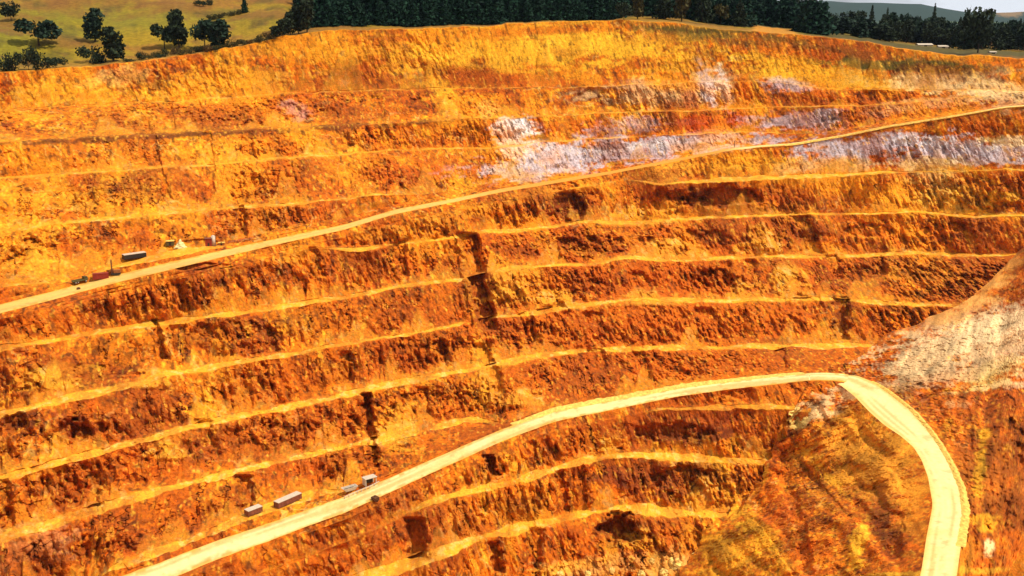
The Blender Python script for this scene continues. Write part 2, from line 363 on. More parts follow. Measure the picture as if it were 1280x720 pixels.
# ------------------------------------------------------------------ colour of the ground: patches of differently coloured rock, some with shade painted in
# centre x, y, radii, tilt (deg), colour, strength
PATCH = [
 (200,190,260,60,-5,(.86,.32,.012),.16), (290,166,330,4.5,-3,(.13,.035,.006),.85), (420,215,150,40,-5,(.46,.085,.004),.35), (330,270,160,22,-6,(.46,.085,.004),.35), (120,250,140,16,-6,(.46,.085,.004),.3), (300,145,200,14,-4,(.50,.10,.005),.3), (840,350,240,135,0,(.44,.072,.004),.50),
 (675,62,170,34,-2,C_YE,.85), (500,72,34,46,10,C_YE,.5), (800,58,120,26,2,C_YE,.85), (985,86,95,20,6,C_YE,.9), (1070,100,70,16,8,C_YE,.85), (1180,100,90,14,2,C_BEIGE,.6), (440,66,80,24,0,C_YE,.35), (250,105,130,18,-6,C_YE,.45), (80,112,120,16,-5,C_YE,.5), (150,95,60,14,-5,C_PALE,.35), (545,90,20,40,-25,C_YE,.55), (850,85,70,14,0,C_YE,.5),
 (640,100,110,9,3,C_RED,.8), (590,94,40,8,5,C_RED,.7), (730,105,60,7,0,C_RED,.75), (740,120,38,14,8,C_DK,.75), (520,128,22,11,20,C_DK,.5), (820,118,90,16,0,C_BEIGE,.65), (890,105,34,34,0,C_BEIGE,.6), (885,110,10,34,-18,C_MAUVE,.7), (980,106,40,9,3,C_MAUVE,.6), (930,120,14,30,-12,C_OR,.7), (862,118,10,30,-12,C_RED,.6), (905,112,9,34,-16,C_WHITE,.55),
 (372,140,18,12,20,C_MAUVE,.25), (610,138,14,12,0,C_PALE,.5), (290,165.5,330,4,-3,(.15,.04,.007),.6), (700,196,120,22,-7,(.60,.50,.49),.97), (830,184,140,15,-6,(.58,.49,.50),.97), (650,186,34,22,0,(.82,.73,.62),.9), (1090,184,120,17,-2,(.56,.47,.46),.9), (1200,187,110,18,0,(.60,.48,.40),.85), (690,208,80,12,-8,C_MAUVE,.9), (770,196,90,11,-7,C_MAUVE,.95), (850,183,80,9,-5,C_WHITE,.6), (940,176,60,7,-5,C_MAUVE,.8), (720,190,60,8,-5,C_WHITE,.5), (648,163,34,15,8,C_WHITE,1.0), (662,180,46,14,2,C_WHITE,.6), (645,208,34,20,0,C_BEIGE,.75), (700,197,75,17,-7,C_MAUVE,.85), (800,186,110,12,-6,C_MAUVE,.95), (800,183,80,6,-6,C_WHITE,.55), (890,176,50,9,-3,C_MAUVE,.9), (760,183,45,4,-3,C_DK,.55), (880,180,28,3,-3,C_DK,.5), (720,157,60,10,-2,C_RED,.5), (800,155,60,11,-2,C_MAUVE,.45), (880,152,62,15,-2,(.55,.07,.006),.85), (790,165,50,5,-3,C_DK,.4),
 (1005,150,75,14,0,C_MAUVE,.75), (1010,150,50,8,0,C_DK,.35), (1068,148,22,13,0,(.6,.13,.008),.7), (960,172,70,6,-3,C_DK,.4), (1090,182,90,15,-2,C_MAUVE,.85), (1180,188,120,20,-1,C_MAUVE,.8), (1200,178,90,8,2,C_WHITE,.45), (1250,176,50,8,0,C_PALE,.6), (1160,205,60,10,0,C_BEIGE,.7), (1040,207,80,10,-3,C_BEIGE,.8), (1130,140,120,9,-14,C_OR,.35),
 (870,210,95,13,-6,(.70,.27,.015),.9), (950,205,50,12,0,C_YE,.45), (560,272,180,10,-14,(.66,.24,.015),.6), (700,240,80,12,-10,(.66,.22,.015),.8),
 (715,258,38,24,0,C_DK,.92), (895,247,85,18,0,C_DK,.9), (790,250,60,16,0,C_RED,.6), (1000,250,60,14,0,C_DK,.5), (735,308,56,15,0,C_DK,.8), (960,245,90,18,0,C_RED,.5), (1090,240,80,20,0,C_OR,.4), (1185,245,80,26,0,C_YE,.65), (1170,225,50,30,30,C_PALE,.35),  # dark browns paint shade into the steep faces and hollows
 (840,350,230,120,0,C_RED,.45), (900,300,170,20,0,C_RED,.45), (880,350,190,18,0,C_RED,.45), (890,405,200,18,0,C_RED,.6), (830,460,210,16,-2,C_RED,.55), (1015,292,22,16,0,C_DK,.6), (1052,398,18,28,0,C_DK,.7), (890,293,36,12,0,C_DK,.5), (910,345,40,12,0,C_DK,.4), (740,400,30,14,20,C_DK,.4), (760,458,34,14,0,C_DK,.5), (590,335,14,40,-14,C_RED,.9), (690,395,30,16,0,C_RED,.5),  # reds and browns deepen these faces and gullies with painted shade
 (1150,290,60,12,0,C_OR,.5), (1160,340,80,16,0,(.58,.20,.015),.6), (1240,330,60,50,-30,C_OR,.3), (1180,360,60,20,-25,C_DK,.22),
 (840,530,150,24,-2,(.26,.045,.008),.85), (840,600,120,24,0,(.24,.042,.008),.85), (870,545,60,10,0,C_DK,.7), (880,590,50,16,0,C_DK,.5), (800,655,70,22,0,(.24,.045,.008),.7), (775,663,30,20,0,(.03,.012,.008),.95), (960,480,90,10,-4,C_RED,.5),  # the near-black ellipse paints the shade inside the cavity
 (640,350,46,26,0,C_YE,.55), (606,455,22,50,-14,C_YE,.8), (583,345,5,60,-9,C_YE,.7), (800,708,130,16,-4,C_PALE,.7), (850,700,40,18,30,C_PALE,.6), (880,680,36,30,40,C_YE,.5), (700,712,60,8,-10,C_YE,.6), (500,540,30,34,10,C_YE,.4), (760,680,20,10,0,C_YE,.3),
 (290,410,80,20,-8,C_DK,.40), (370,405,50,18,-8,C_DK,.3), (250,333,46,8,-10,(.2,.03,.01),.6), (270,352,46,16,-10,C_DK,.35), (150,465,70,12,-10,C_DK,.3), (278,542,26,20,-8,C_DK,.7), (300,625,30,20,-10,C_DK,.45), (155,640,40,16,-15,C_DK,.4), (60,625,60,24,-15,C_DK,.30), (95,535,30,16,10,(.16,.02,.008),.8), (20,530,30,16,0,C_DK,.6), (70,690,40,14,-20,C_DK,.35), (200,490,80,16,-12,C_RED,.4), (440,460,80,20,-10,C_DK,.3), (520,390,60,20,-8,C_DK,.3), (540,440,60,16,-10,C_DK,.35), (230,595,50,20,-15,C_RED,.4), (375,590,60,20,-15,C_RED,.55), (520,670,24,30,0,C_RED,.6), (430,520,40,20,0,C_RED,.4), (210,552,26,14,0,C_YE,.5), (70,470,60,20,-10,C_YE,.4), (40,680,60,30,-20,C_BEIGE,.35), (30,320,60,40,20,C_YE,.35), (100,245,90,20,-8,C_YE,.3), (240,230,40,20,0,C_RED,.4), (500,215,60,16,-8,C_RED,.4), (560,205,50,16,0,C_RED,.4),  # dark ellipses over the hollows paint shade into them
 (930,52,90,9,4,(.12,.06,.010),.7), (1130,82,130,9,3,(.13,.085,.010),.9), (1090,72,70,6,5,(.16,.07,.010),.6), (860,36,90,6,3,(.12,.075,.010),.8), (1060,70,110,9,5,C_RED,.6), (1000,55,90,9,6,(.5,.13,.01),.6), (860,40,110,6,4,C_GRASS,.8), (1150,80,80,12,3,C_GRASS,.8), (1210,86,60,7,3,C_GRASS,.35), (620,42,180,6,-3,C_RED,.75), (330,62,60,8,-14,C_GRASS,.4), (1215,92,18,5,4,C_PALE,.8), (1240,110,60,26,0,C_BEIGE,.55), (1170,104,120,16,4,C_PALE,.45), (1200,125,110,10,-6,C_BEIGE,.4), (1250,75,60,8,0,C_OR,.5),
 (1130,82,105,8,3,(.10,.07,.010),1.0), (1060,64,70,6,7,(.20,.07,.010),.8), (870,37,85,4.5,3,(.11,.07,.010),1.0), (960,48,50,5,6,(.16,.07,.010),.7), (1190,108,100,12,3,(.78,.52,.24),.5),
]
SPUR_PATCH = [
 (1245,440,90,46,-22,(.70,.48,.24),.7), (1170,440,70,28,-22,(.70,.48,.24),.6),
 (1190,425,110,26,-18,(.80,.60,.32),.7), (1245,402,70,20,-20,(.80,.60,.32),.7), (1235,470,70,20,-25,C_PALE,.55), (1150,450,60,24,-20,C_BEIGE,.55), (1180,480,50,14,-20,C_RED,.45), (1200,430,120,60,-20,C_BEIGE,.55), (1230,340,100,44,-38,(.66,.28,.05),.75),
 (1225,600,60,60,0,(.50,.13,.012),.6), (1250,560,50,60,-60,C_DK,.35), (1240,650,50,50,-60,C_DK,.3), (1150,500,30,16,40,C_DK,.35), (1195,510,40,22,0,C_RED,.5),
 (1226,580,9,50,6,C_YE,.7), (1233,655,22,14,0,C_YE,.7), (1236,683,8,14,0,(.88,.66,.28),.8), (1209,690,20,24,0,(.60,.2,.012),.9), (1160,716,160,5,-3,(.68,.32,.02),.9),
 (1090,570,90,70,30,(.74,.29,.02),.8), (1030,505,40,18,-30,C_BEIGE,.8), (996,525,14,14,0,C_PALE,.9), (1100,640,14,40,0,C_DK,.6), (1120,660,24,40,0,C_DK,.35), (1140,640,20,60,0,(.62,.22,.012),.5), (1030,612,40,7,47,C_DK,.55), (1042,602,56,6,47,C_YE,.45), (1070,690,12,34,10,C_YE,.7),  # thin slanted strips paint the ridge's shadow side and lit edge
 (958,675,50,13,52,C_YE,.55), (985,640,50,34,50,C_RED,.35), (905,700,50,40,0,C_YE,.5), (940,600,14,40,25,C_DK,.45), (915,640,20,14,0,C_YE,.5), (945,590,14,10,0,C_YE,.4), (1010,690,30,30,0,C_RED,.5),
]
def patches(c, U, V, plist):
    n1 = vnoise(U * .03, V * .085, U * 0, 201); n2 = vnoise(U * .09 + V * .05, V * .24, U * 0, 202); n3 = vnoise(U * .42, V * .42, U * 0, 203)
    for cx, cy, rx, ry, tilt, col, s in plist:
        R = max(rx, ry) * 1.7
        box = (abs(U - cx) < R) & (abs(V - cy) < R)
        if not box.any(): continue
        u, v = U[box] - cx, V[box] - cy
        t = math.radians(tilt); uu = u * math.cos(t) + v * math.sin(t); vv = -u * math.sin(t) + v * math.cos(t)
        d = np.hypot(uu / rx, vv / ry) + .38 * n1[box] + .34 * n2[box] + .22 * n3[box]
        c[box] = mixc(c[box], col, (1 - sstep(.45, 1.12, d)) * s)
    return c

def rock_colour(P, U, V, bench, fan, plist):
    x, y, z = [np.ascontiguousarray(P[..., i]) for i in range(3)]
    xl = x + .30 * z
    a = fbm(x / 55, y / 55, z / 30, 4, 41)
    b = fbm(xl / 9, y / 12, z / 22, 4, 45, .6)
    d = fbm(xl / 3.0, y / 4, z / 6.5, 3, 51, .65)
    e = fbm(x / 1.7, y / 2, z / 1.7, 2, 55, .7)
    streak = fbm(xl / 2.2, y / 6, z / 26, 3, 61, .6)
    c = np.empty(P.shape, np.float32); c[:] = C_OR
    c = mixc(c, C_RED, sstep(-.05, .45, b * .8 - a * .4 + d * .35) * .85)
    c = mixc(c, (.80, .31, .012), sstep(.02, .5, a * .6 - b * .5 + streak * .5) * .8)
    c = mixc(c, C_YE, sstep(.18, .55, streak * .8 + e * .3 - b * .3) * .6)
    c = mixc(c, C_DK, sstep(.10, .48, d * .8 + b * .45 - e * .25) * .80)
    c = mixc(c, C_DK, sstep(.10, .5, fbm(xl / 2.0, y / 4, z / 3.4, 2, 66) - a * .4) * .55)
    c = mixc(c, C_RED, sstep(.0, .4, fbm(xl / 26, y / 26, z / 16, 3, 68)) * .5)
    _, rid = facets(xl / 5.0, y / 6, z / 5.5, 22)
    c *= (0.66 + .50 * rid)[..., None]
    # thin quartz-pale and iron-dark joints
    jn = np.abs(vnoise(xl / 6 + e * .15, y / 9, z / 13, 71))
    c = mixc(c, C_PALE, (1 - sstep(.015, .05, jn)) * sstep(.0, .4, a + .2) * .35)
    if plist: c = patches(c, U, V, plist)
    lf = fbm(xl / 34, y / 34, z / 24, 3, 95)
    low = sstep(250, 380, V)
    c = mixc(c, (.82, .29, .010), sstep(.0, .45, lf) * .6 * (1 - .75 * low))
    c = mixc(c, (.50, .096, .004), low * sstep(-.35, .35, fbm(xl / 60, y / 60, z / 30, 2, 97) - .3 * lf) * .55)
    c = mixc(c, (.30, .062, .007), sstep(.05, .45, -lf) * .55)
    fl = vnoise(xl / 1.3, y / 3, z / 5.5, 91) * .75 + .35 * vnoise(xl / .8, y / 2, z / 1.2, 93); fd = vnoise(xl / 1.6, y / 3, z / 5.0, 92) * .8 + .35 * vnoise(xl / .9, y / 2, z / 1.3, 94)
    c = mixc(c, (.92, .45, .035), sstep(.30, .75, fl) * .50)
    c = mixc(c, (.07, .018, .006), sstep(.28, .7, fd) * .65)
    c *= (1 + .42 * e + .18 * d)[..., None]
    w = np.clip(np.maximum(bench, fan * .8) * (1 + .35 * d), 0, 1)
    top = np.empty(P.shape, np.float32); top[:] = (.84, .385, .022)
    top = mixc(top, (.60, .22, .02), sstep(-.15, .35, b + .5 * e) * .75)
    top = mixc(top, (.34, .11, .012), sstep(.15, .6, d * .7 + e * .5 - b * .3) * .45)
    top = mixc(top, C_PALE, sstep(.15, .5, d - b * .4) * .55)
    c = c + (top - c) * w[..., None]
    return np.clip(c, .004, .95)

# ------------------------------------------------------------------ assemble positions
U, V = photo_xy(np.broadcast_to(AZ, D.shape), TDall)
sa, ca = np.sin(AZ), np.cos(AZ)
P = np.stack([D * sa, D * ca, Z], -1).astype(np.float64) * S
wm = np.zeros((NR,), bool); wm[W0:] = True
bench_row = np.array([1.0 if k == 'bench' else 0.0 for k in rowsK])
Pw = P[W0:]; Uw, Vw, Mw = U[W0:], V[W0:], M[W0:]
fw = fans(Uw, Vw)
soft = 1 - .5 * sstep(560, 680, Uw) * (1 - sstep(205, 245, Vw)) - .08 * (1 - sstep(560, 680, Uw)) * (1 - sstep(120, 300, Vw))
hard = 1 + .3 * sstep(240, 340, Vw)
off = rock_relief(Pw, Mw) * soft * hard + relief(Uw, Vw) * S * np.clip(Mw * 8, 0, 1) - fw * 3.0 * np.clip(Mw * 1.4, 0, 1) * S * .5
Rng = np.linalg.norm(Pw, axis=-1, keepdims=True)
Pw = Pw * (1 + off[..., None] / Rng)
P[W0:] = Pw
gapm = np.zeros(NR)
bw = np.zeros((NR, NC), np.float32)
for k in range(NL):
    pass
# bench colour mask, fading a little down the batter below as spilled dust
kind = np.array(rowsK)
line_id = np.full(NR, -1); cur = -1; prev = ''
for i in range(NR):
    if kind[i] in ('bench',) or kind[i].startswith('road'):
        if not (prev == 'bench' or prev.startswith('road')): cur += 1
        line_id[i] = cur
    prev = kind[i]
for i in range(NR):
    if line_id[i] >= 0:
        nm_ = LINES[line_id[i]][0]
        cut_ = (1 - .97 * sstep(576, 584, UX) * (1 - sstep(606, 614, UX))) if nm_ in ('f', 'g') else 1
        if nm_ == 'a': cut_ = .12 + .88 * sstep(560, 660, UX)
        bw[i] = cut_ * np.clip(OK[line_id[i]], 0, 1) * {'rim': .3, 'upper_step': .3, 'a': .4, 'b': .65, 'c': .75, 'd': .75, 'k_top': .7}.get(LINES[line_id[i]][0], 1) * np.clip(1.02 + 1.5 * noise1(AZ * 58, 270 + line_id[i], 3), .3, 1)
for i in range(W0, NR):                                  # spill over the crest, a few rows
    if kind[i] == 'face':
        back = [i - s for s in range(1, 6) if line_id[i - s] >= 0]
        fwd_ = [i + s for s in range(1, 5) if i + s < NR and line_id[i + s] >= 0]
        v = 0
        if back: v = np.maximum(v, bw[back[0]] * max(0, .8 - (i - back[0]) / 2.6))
        if fwd_: v = np.maximum(v, bw[fwd_[0]] * max(0, .8 - (fwd_[0] - i) / 2.4))
        bw[i] = v
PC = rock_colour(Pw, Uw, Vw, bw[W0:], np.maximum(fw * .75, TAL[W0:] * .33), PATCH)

# land behind the rim
Pl = P[:W0 + 1]; Ul, Vl = U[:W0 + 1], V[:W0 + 1]
xl_, yl_, zl_ = Pl[..., 0], Pl[..., 1], Pl[..., 2]
g1 = fbm(xl_ / 130, yl_ / 130, zl_ * 0, 4, 401); g2 = fbm(xl_ / 14, yl_ / 14, zl_ * 0, 4, 405, .6)
LC = np.empty(Pl.shape, np.float32); LC[:] = (.27, .165, .009)
LC = mixc(LC, (.19, .15, .009), sstep(-.1, .4, g1))
LC = mixc(LC, (.27, .11, .016), sstep(-.05, .4, g2 * .8 - g1 * .7) * .8)
LC = mixc(LC, (.12, .07, .015), sstep(.25, .6, g2 * .9 + .1) * .8)
g3 = fbm(xl_ / 55, yl_ / 40, zl_ * 0, 4, 431, .6)
LC = mixc(LC, (.19, .075, .014), sstep(.0, .4, g3 + .25 * (1 - sstep(0, 26, Vl))) * .75)
LC = mixc(LC, (.075, .060, .010), sstep(.22, .5, fbm(xl_ / 20, yl_ / 20, zl_ * 0, 3, 441)) * .6)
xb = (D[:W0 + 1] - rimD)
LC = mixc(LC, (.30, .14, .02), (1 - sstep(2, 26, xb + g2 * 14)) * .7)
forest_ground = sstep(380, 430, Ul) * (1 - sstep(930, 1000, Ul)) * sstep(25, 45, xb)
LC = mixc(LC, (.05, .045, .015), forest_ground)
LC = mixc(LC, (.085, .062, .012), sstep(970, 1040, Ul) * (1 - sstep(80, 220, xb)))
farm = sstep(600, 900, xb)
LC = mixc(LC, (.13, .17, .06), farm)
LC = mixc(LC, (.03, .05, .03), farm * sstep(.02, .15, fbm(xl_ / 420, yl_ / 700, zl_ * 0, 3, 409)))
LC = mixc(LC, (.025, .045, .035), sstep(2100, 2700, xb))
LC = mixc(LC, (.30, .17, .07), (1 - sstep(10, 17, np.hypot((Ul - 1262) / 1.3, (Vl - 15) * 2.2) + 6 * g2)) * farm * .7)
LC = mixc(LC, (.50, .20, .02), (1 - sstep(20, 34, np.abs(Ul - 968) + 10 * g2)) * (1 - sstep(60, 80, xb)) * .9)
LC = mixc(LC, (.17, .075, .012), sstep(980, 1060, Ul) * (1 - sstep(8, 30, xb + g2 * 30)) * .8)

# ------------------------------------------------------------------ mesh helpers
def link(o, parent=None):
    COL.objects.link(o)
    if parent is not None: o.parent = parent
    return o

def grid_mesh(name, Pos, Colr, mat, closed=False, smooth=False):
    R, C = Pos.shape[:2]
    me = bpy.data.meshes.new(name)
    idx = np.arange(R * C).reshape(R, C)
    q = np.stack([idx[:-1, :-1], idx[1:, :-1], idx[1:, 1:], idx[:-1, 1:]], -1).reshape(-1, 4)
    me.vertices.add(R * C); me.vertices.foreach_set('co', np.ascontiguousarray(Pos, np.float32).ravel())
    nq = len(q)
    me.loops.add(nq * 4); me.loops.foreach_set('vertex_index', q.ravel().astype(np.int32))
    me.polygons.add(nq); me.polygons.foreach_set('loop_start', np.arange(0, nq * 4, 4, dtype=np.int32))
    me.polygons.foreach_set('use_smooth', np.full(nq, smooth, bool))
    me.update(calc_edges=True)
    if Colr is not None:
        at = me.color_attributes.new('Rock', 'FLOAT_COLOR', 'POINT')
        c4 = np.concatenate([Colr, np.ones(Colr.shape[:-1] + (1,), np.float32)], -1).astype(np.float32)
        at.data.foreach_set('color', np.ascontiguousarray(c4).ravel())
    me.materials.append(mat)
    return bpy.data.objects.new(name, me)

# ------------------------------------------------------------------ materials
def new_mat(name):
    m = bpy.data.materials.new(name); m.use_nodes = True
    nt = m.node_tree; b = nt.nodes['Principled BSDF']
    b.inputs['Roughness'].default_value = .95
    b.inputs['Specular IOR Level'].default_value = .15
    return m, nt, b

def earth_mat(name, scale=1.2, bump=.5, amp=.25):
    m, nt, b = new_mat(name)
    at = nt.nodes.new('ShaderNodeAttribute'); at.attribute_name = 'Rock'
    tc = nt.nodes.new('ShaderNodeTexCoord')
    n = nt.nodes.new('ShaderNodeTexNoise'); n.inputs['Scale'].default_value = scale; n.inputs['Detail'].default_value = 3
    n.inputs['Roughness'].default_value = .7
    nt.links.new(tc.outputs['Object'], n.inputs['Vector'])
    mr = nt.nodes.new('ShaderNodeMapRange'); mr.inputs[1].default_value = .3; mr.inputs[2].default_value = .7
    mr.inputs[3].default_value = 1 - amp; mr.inputs[4].default_value = 1 + amp
    nt.links.new(n.outputs['Fac'], mr.inputs[0])
    mx = nt.nodes.new('ShaderNodeVectorMath'); mx.operation = 'SCALE'
    nt.links.new(at.outputs['Color'], mx.inputs[0]); nt.links.new(mr.outputs[0], mx.inputs['Scale'])
    nt.links.new(mx.outputs[0], b.inputs['Base Color'])
    bp = nt.nodes.new('ShaderNodeBump'); bp.inputs['Strength'].default_value = bump; bp.inputs['Distance'].default_value = .6
    nt.links.new(n.outputs['Fac'], bp.inputs['Height']); nt.links.new(bp.outputs[0], b.inputs['Normal'])
    return m

def plain_mat(name, rgb, rough=.7, noise=.2, scale=4.0, spec=.3, metal=0):
    m, nt, b = new_mat(name)
    b.inputs['Roughness'].default_value = rough; b.inputs['Specular IOR Level'].default_value = spec; b.inputs['Metallic'].default_value = metal
    tc = nt.nodes.new('ShaderNodeTexCoord'); n = nt.nodes.new('ShaderNodeTexNoise'); n.inputs['Scale'].default_value = scale; n.inputs['Detail'].default_value = 4
    nt.links.new(tc.outputs['Object'], n.inputs['Vector'])
    r = nt.nodes.new('ShaderNodeValToRGB')
    r.color_ramp.elements[0].position = .3; r.color_ramp.elements[1].position = .7
    r.color_ramp.elements[0].color = [c * (1 - noise) for c in rgb] + [1]; r.color_ramp.elements[1].color = [min(1, c * (1 + noise)) for c in rgb] + [1]
    nt.links.new(n.outputs['Fac'], r.inputs[0]); nt.links.new(r.outputs[0], b.inputs['Base Color'])
    return m

M_ROCK = earth_mat('weathered_rock', .9, .7, .28)
M_LAND = earth_mat('pasture', .25, .5, .3)
M_ROAD = earth_mat('road_gravel', .6, .25, .10)

# ------------------------------------------------------------------ pit, roads and land
land = link(grid_mesh('pasture_terrain', P[:W0 + 1], LC, M_LAND, smooth=True)); land['kind'] = 'structure'

def rows_mesh(name, sel_rows, mat, colr):
    """one mesh from several runs of rows"""
    R = P.shape[0]
    runs = []
    s = None
    for i in range(R):
        if sel_rows[i] and s is None: s = i
        if s is not None and (i == R - 1 or not sel_rows[i]):
            e = i if not sel_rows[i] else i
            runs.append((s, e)); s = None
    vs, cs, qs, base = [], [], [], 0
    for s, e in runs:
        pp = P[s:e + 1]; r, c = pp.shape[:2]
        idx = np.arange(r * c).reshape(r, c) + base
        qs.append(np.stack([idx[:-1, :-1], idx[1:, :-1], idx[1:, 1:], idx[:-1, 1:]], -1).reshape(-1, 4))
        vs.append(pp.reshape(-1, 3)); cs.append(colr[s - W0:e + 1 - W0].reshape(-1, 3)); base += r * c
    v = np.concatenate(vs); c = np.concatenate(cs); q = np.concatenate(qs)
    me = bpy.data.meshes.new(name)
    me.vertices.add(len(v)); me.vertices.foreach_set('co', v.astype(np.float32).ravel())
    me.loops.add(len(q) * 4); me.loops.foreach_set('vertex_index', q.ravel().astype(np.int32))
    me.polygons.add(len(q)); me.polygons.foreach_set('loop_start', np.arange(0, len(q) * 4, 4, dtype=np.int32))
    me.polygons.foreach_set('use_smooth', np.zeros(len(q), bool))
    me.update(calc_edges=True)
    at = me.color_attributes.new('Rock', 'FLOAT_COLOR', 'POINT')
    at.data.foreach_set('color', np.concatenate([c, np.ones((len(c), 1), np.float32)], -1).astype(np.float32).ravel())
    me.materials.append(mat)
    return link(bpy.data.objects.new(name, me))

def road_colour(Pr, tint, seed):
    x, y, z = [np.ascontiguousarray(Pr[..., i]) for i in range(3)]
    a = fbm(x / 30, y / 30, z / 9, 4, seed); b = fbm(x / 3, y / 3, z / 3, 3, seed + 7)
    c = np.empty(Pr.shape, np.float32); c[:] = tint
    c = mixc(c, (.78, .46, .10), sstep(.0, .45, a) * .5)
    tr = vnoise(x / 60, y / 60, z * 0 + np.arange(Pr.shape[0])[:, None] * .9, seed + 11)
    c = mixc(c, (.60, .35, .09), sstep(.0, .45, tr + .35 * b) * .7)
    c = mixc(c, (.45, .22, .05), sstep(.25, .6, fbm(x / 5, y / 5, z / 5, 3, seed + 17)) * .4)
    return np.clip(c * (1 + .12 * b + .05 * a)[..., None], 0, .95)

for nm, key in (('upper_haul_road', 'roadupper'), ('lower_haul_road', 'roadlower')):
    rr = [i for i in range(NR) if kind[i] == key]
    s, e = rr[0], rr[-1] + 1
    if key == 'roadupper':
        rc = road_colour(P[s:e + 1], (.76, .43, .10), 501)
        fade = sstep(560, 680, U[s:e + 1]) * (1 - sstep(890, 925, U[s:e + 1]))
        rc = mixc(rc, (.66, .27, .03), fade * .85)
        rc = mixc(rc, (.86, .60, .25), sstep(905, 940, U[s:e + 1]) * .7)
    else:
        rc = road_colour(P[s:e + 1], C_ROAD, 521)
    q = (np.arange(s, e + 1) - s) / (e - s)
    edge = np.abs(q - .5) * 2
    ej = np.clip(edge[:, None] + .45 * vnoise(P[s:e + 1][..., 0] / 3.2, P[s:e + 1][..., 1] / 3.2, P[s:e + 1][..., 2] * 0, 555), 0, 1)
    rc = mixc(rc, (.62, .24, .025), sstep(.78, 1.0, ej) * .7)
    rc = mixc(rc, (.74, .40, .06), np.broadcast_to((sstep(.72, 1, edge) * .6)[:, None], rc.shape[:2]))
    o = link(grid_mesh(nm, P[s:e + 1], rc, M_ROAD)); o['kind'] = 'structure'

sel = np.array([i >= W0 and not kind[i].startswith('road') for i in range(NR)])
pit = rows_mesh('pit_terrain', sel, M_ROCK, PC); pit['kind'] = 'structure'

# ------------------------------------------------------------------ the spur on the right with the switchback
ROAD_R = [(1010,466),(1042,466),(1073,470),(1098,480),(1120,496),(1142,514),(1162,537),(1179,561),(1192,585),(1203,612),(1207,640),(1203,670),(1197,712),(1190,760),(1175,830),(1150,900)]
ROAD_L = [(1010,474),(1030,475.5),(1050,481),(1068,495),(1086,514),(1105,531),(1126,545),(1142,559),(1152,575),(1160,596),(1166,631),(1158,672),(1152,712),(1140,760),(1120,830),(1090,900)]
OUTER = [(1062,452),(1072,448),(1080,440),(1092,430),(1108,417),(1140,408),(1165,395),(1195,384),(1224,364),(1248,340),(1274,314),(1304,288),(1345,262),(1400,245),(1480,235),(1560,230)]
INNER = [(1000,500),(994,508),(990,516),(986,525),(984,536),(975,552),(965,570),(953,590),(940,610),(920,630),(900,650),(882,668),(862,690),(850,720),(838,780),(820,860)]
ZR = [-108.8,-108.6,-108.4,-108.2,-108,-107.8,-107.6,-107.4,-107.2,-107,-106.6,-106.2,-105.8,-105.4,-105,-104.5]
def resample(pts, n):
    p = np.array(pts, float); t = np.arange(len(p)); q = np.linspace(0, len(p) - 1, n)
    r = np.stack([np.interp(q, t, p[:, i]) for i in range(p.shape[1])], -1)
    for i in range(p.shape[1]): r[:, i] = smooth1(r[:, i], 11)
    return r
NS = 620
rR, rL, oB, iB = [resample(p, NS) for p in (ROAD_R, ROAD_L, OUTER, INNER)]
zr = resample([(z,) for z in ZR], NS)[:, 0]
def atd(p): return bearing(p[:, 0], p[:, 1])
jj = np.arange(NS) / NS
JIT = {}
for key, am, sd in (('i', 13, 801), ('o', 2.5, 805)):
    JIT[key] = (am / F * noise1(jj * 30, sd, 4) * sstep(.03, .12, jj), am * .8 / F * noise1(jj * 34 + 3, sd + 2, 4) * sstep(.03, .12, jj))
aR, tR = atd(rR); aL, tL = atd(rL); aO, tO = atd(oB); aI, tI = atd(iB)
dR = -zr / tR; dL = -zr / tL
dO = smooth1(wall_dist(oB[:, 0], oB[:, 1]), 21) - 1.5; dI = smooth1(wall_dist(iB[:, 0], iB[:, 1]), 21) - 1.5
if DEBUG:
    for i in range(0, NS, 60): print(i, 'dR %.0f dL %.0f dO %.0f(%.0f) dI %.0f(%.0f)' % (dR[i], dL[i], dO[i], -tO[i]*dO[i], dI[i], -tI[i]*dI[i]))
kL = [i for i in range(NL) if LINES[i][0] == 'lower_road'][0]
for (aa, tt, dd, sg) in ((aR, tR, dR, .5), (aL, tL, dL, -.5)):
    dw = np.interp(aa, AZ, D0_LOWER + sg * WW[kL]); zw = np.interp(aa, AZ, -TD[kL] * D0_LOWER) - (0.0 if sg > 0 else .10)
    f = 1 - sstep(.0, .10, np.linspace(0, 1, NS))
    tw = -(zw + .02) / dw
    dd += (dw - dd) * f; tt += (tw - tt) * f
secs = []        # az, td, D, mask, kind
def ruled(a0, t0, d0, a1, t1, d1, n, kind, skip0, prof, jit=None, end=0):
    for i in range(1 if skip0 else 0, n + 1):
        q = i / n
        m = min(1, 7 * q, 9 * (1 - q)) if kind == 'slope' else 0
        w_ = 0 if jit is None else max(0, 1 - abs(q - end) / .16) ** 2
        ja, jt = (0, 0) if jit is None else jit
        secs.append((a0 + (a1 - a0) * q + ja * w_, t0 + (t1 - t0) * q + jt * w_, d0 + (d1 - d0) * prof(q), m, kind))
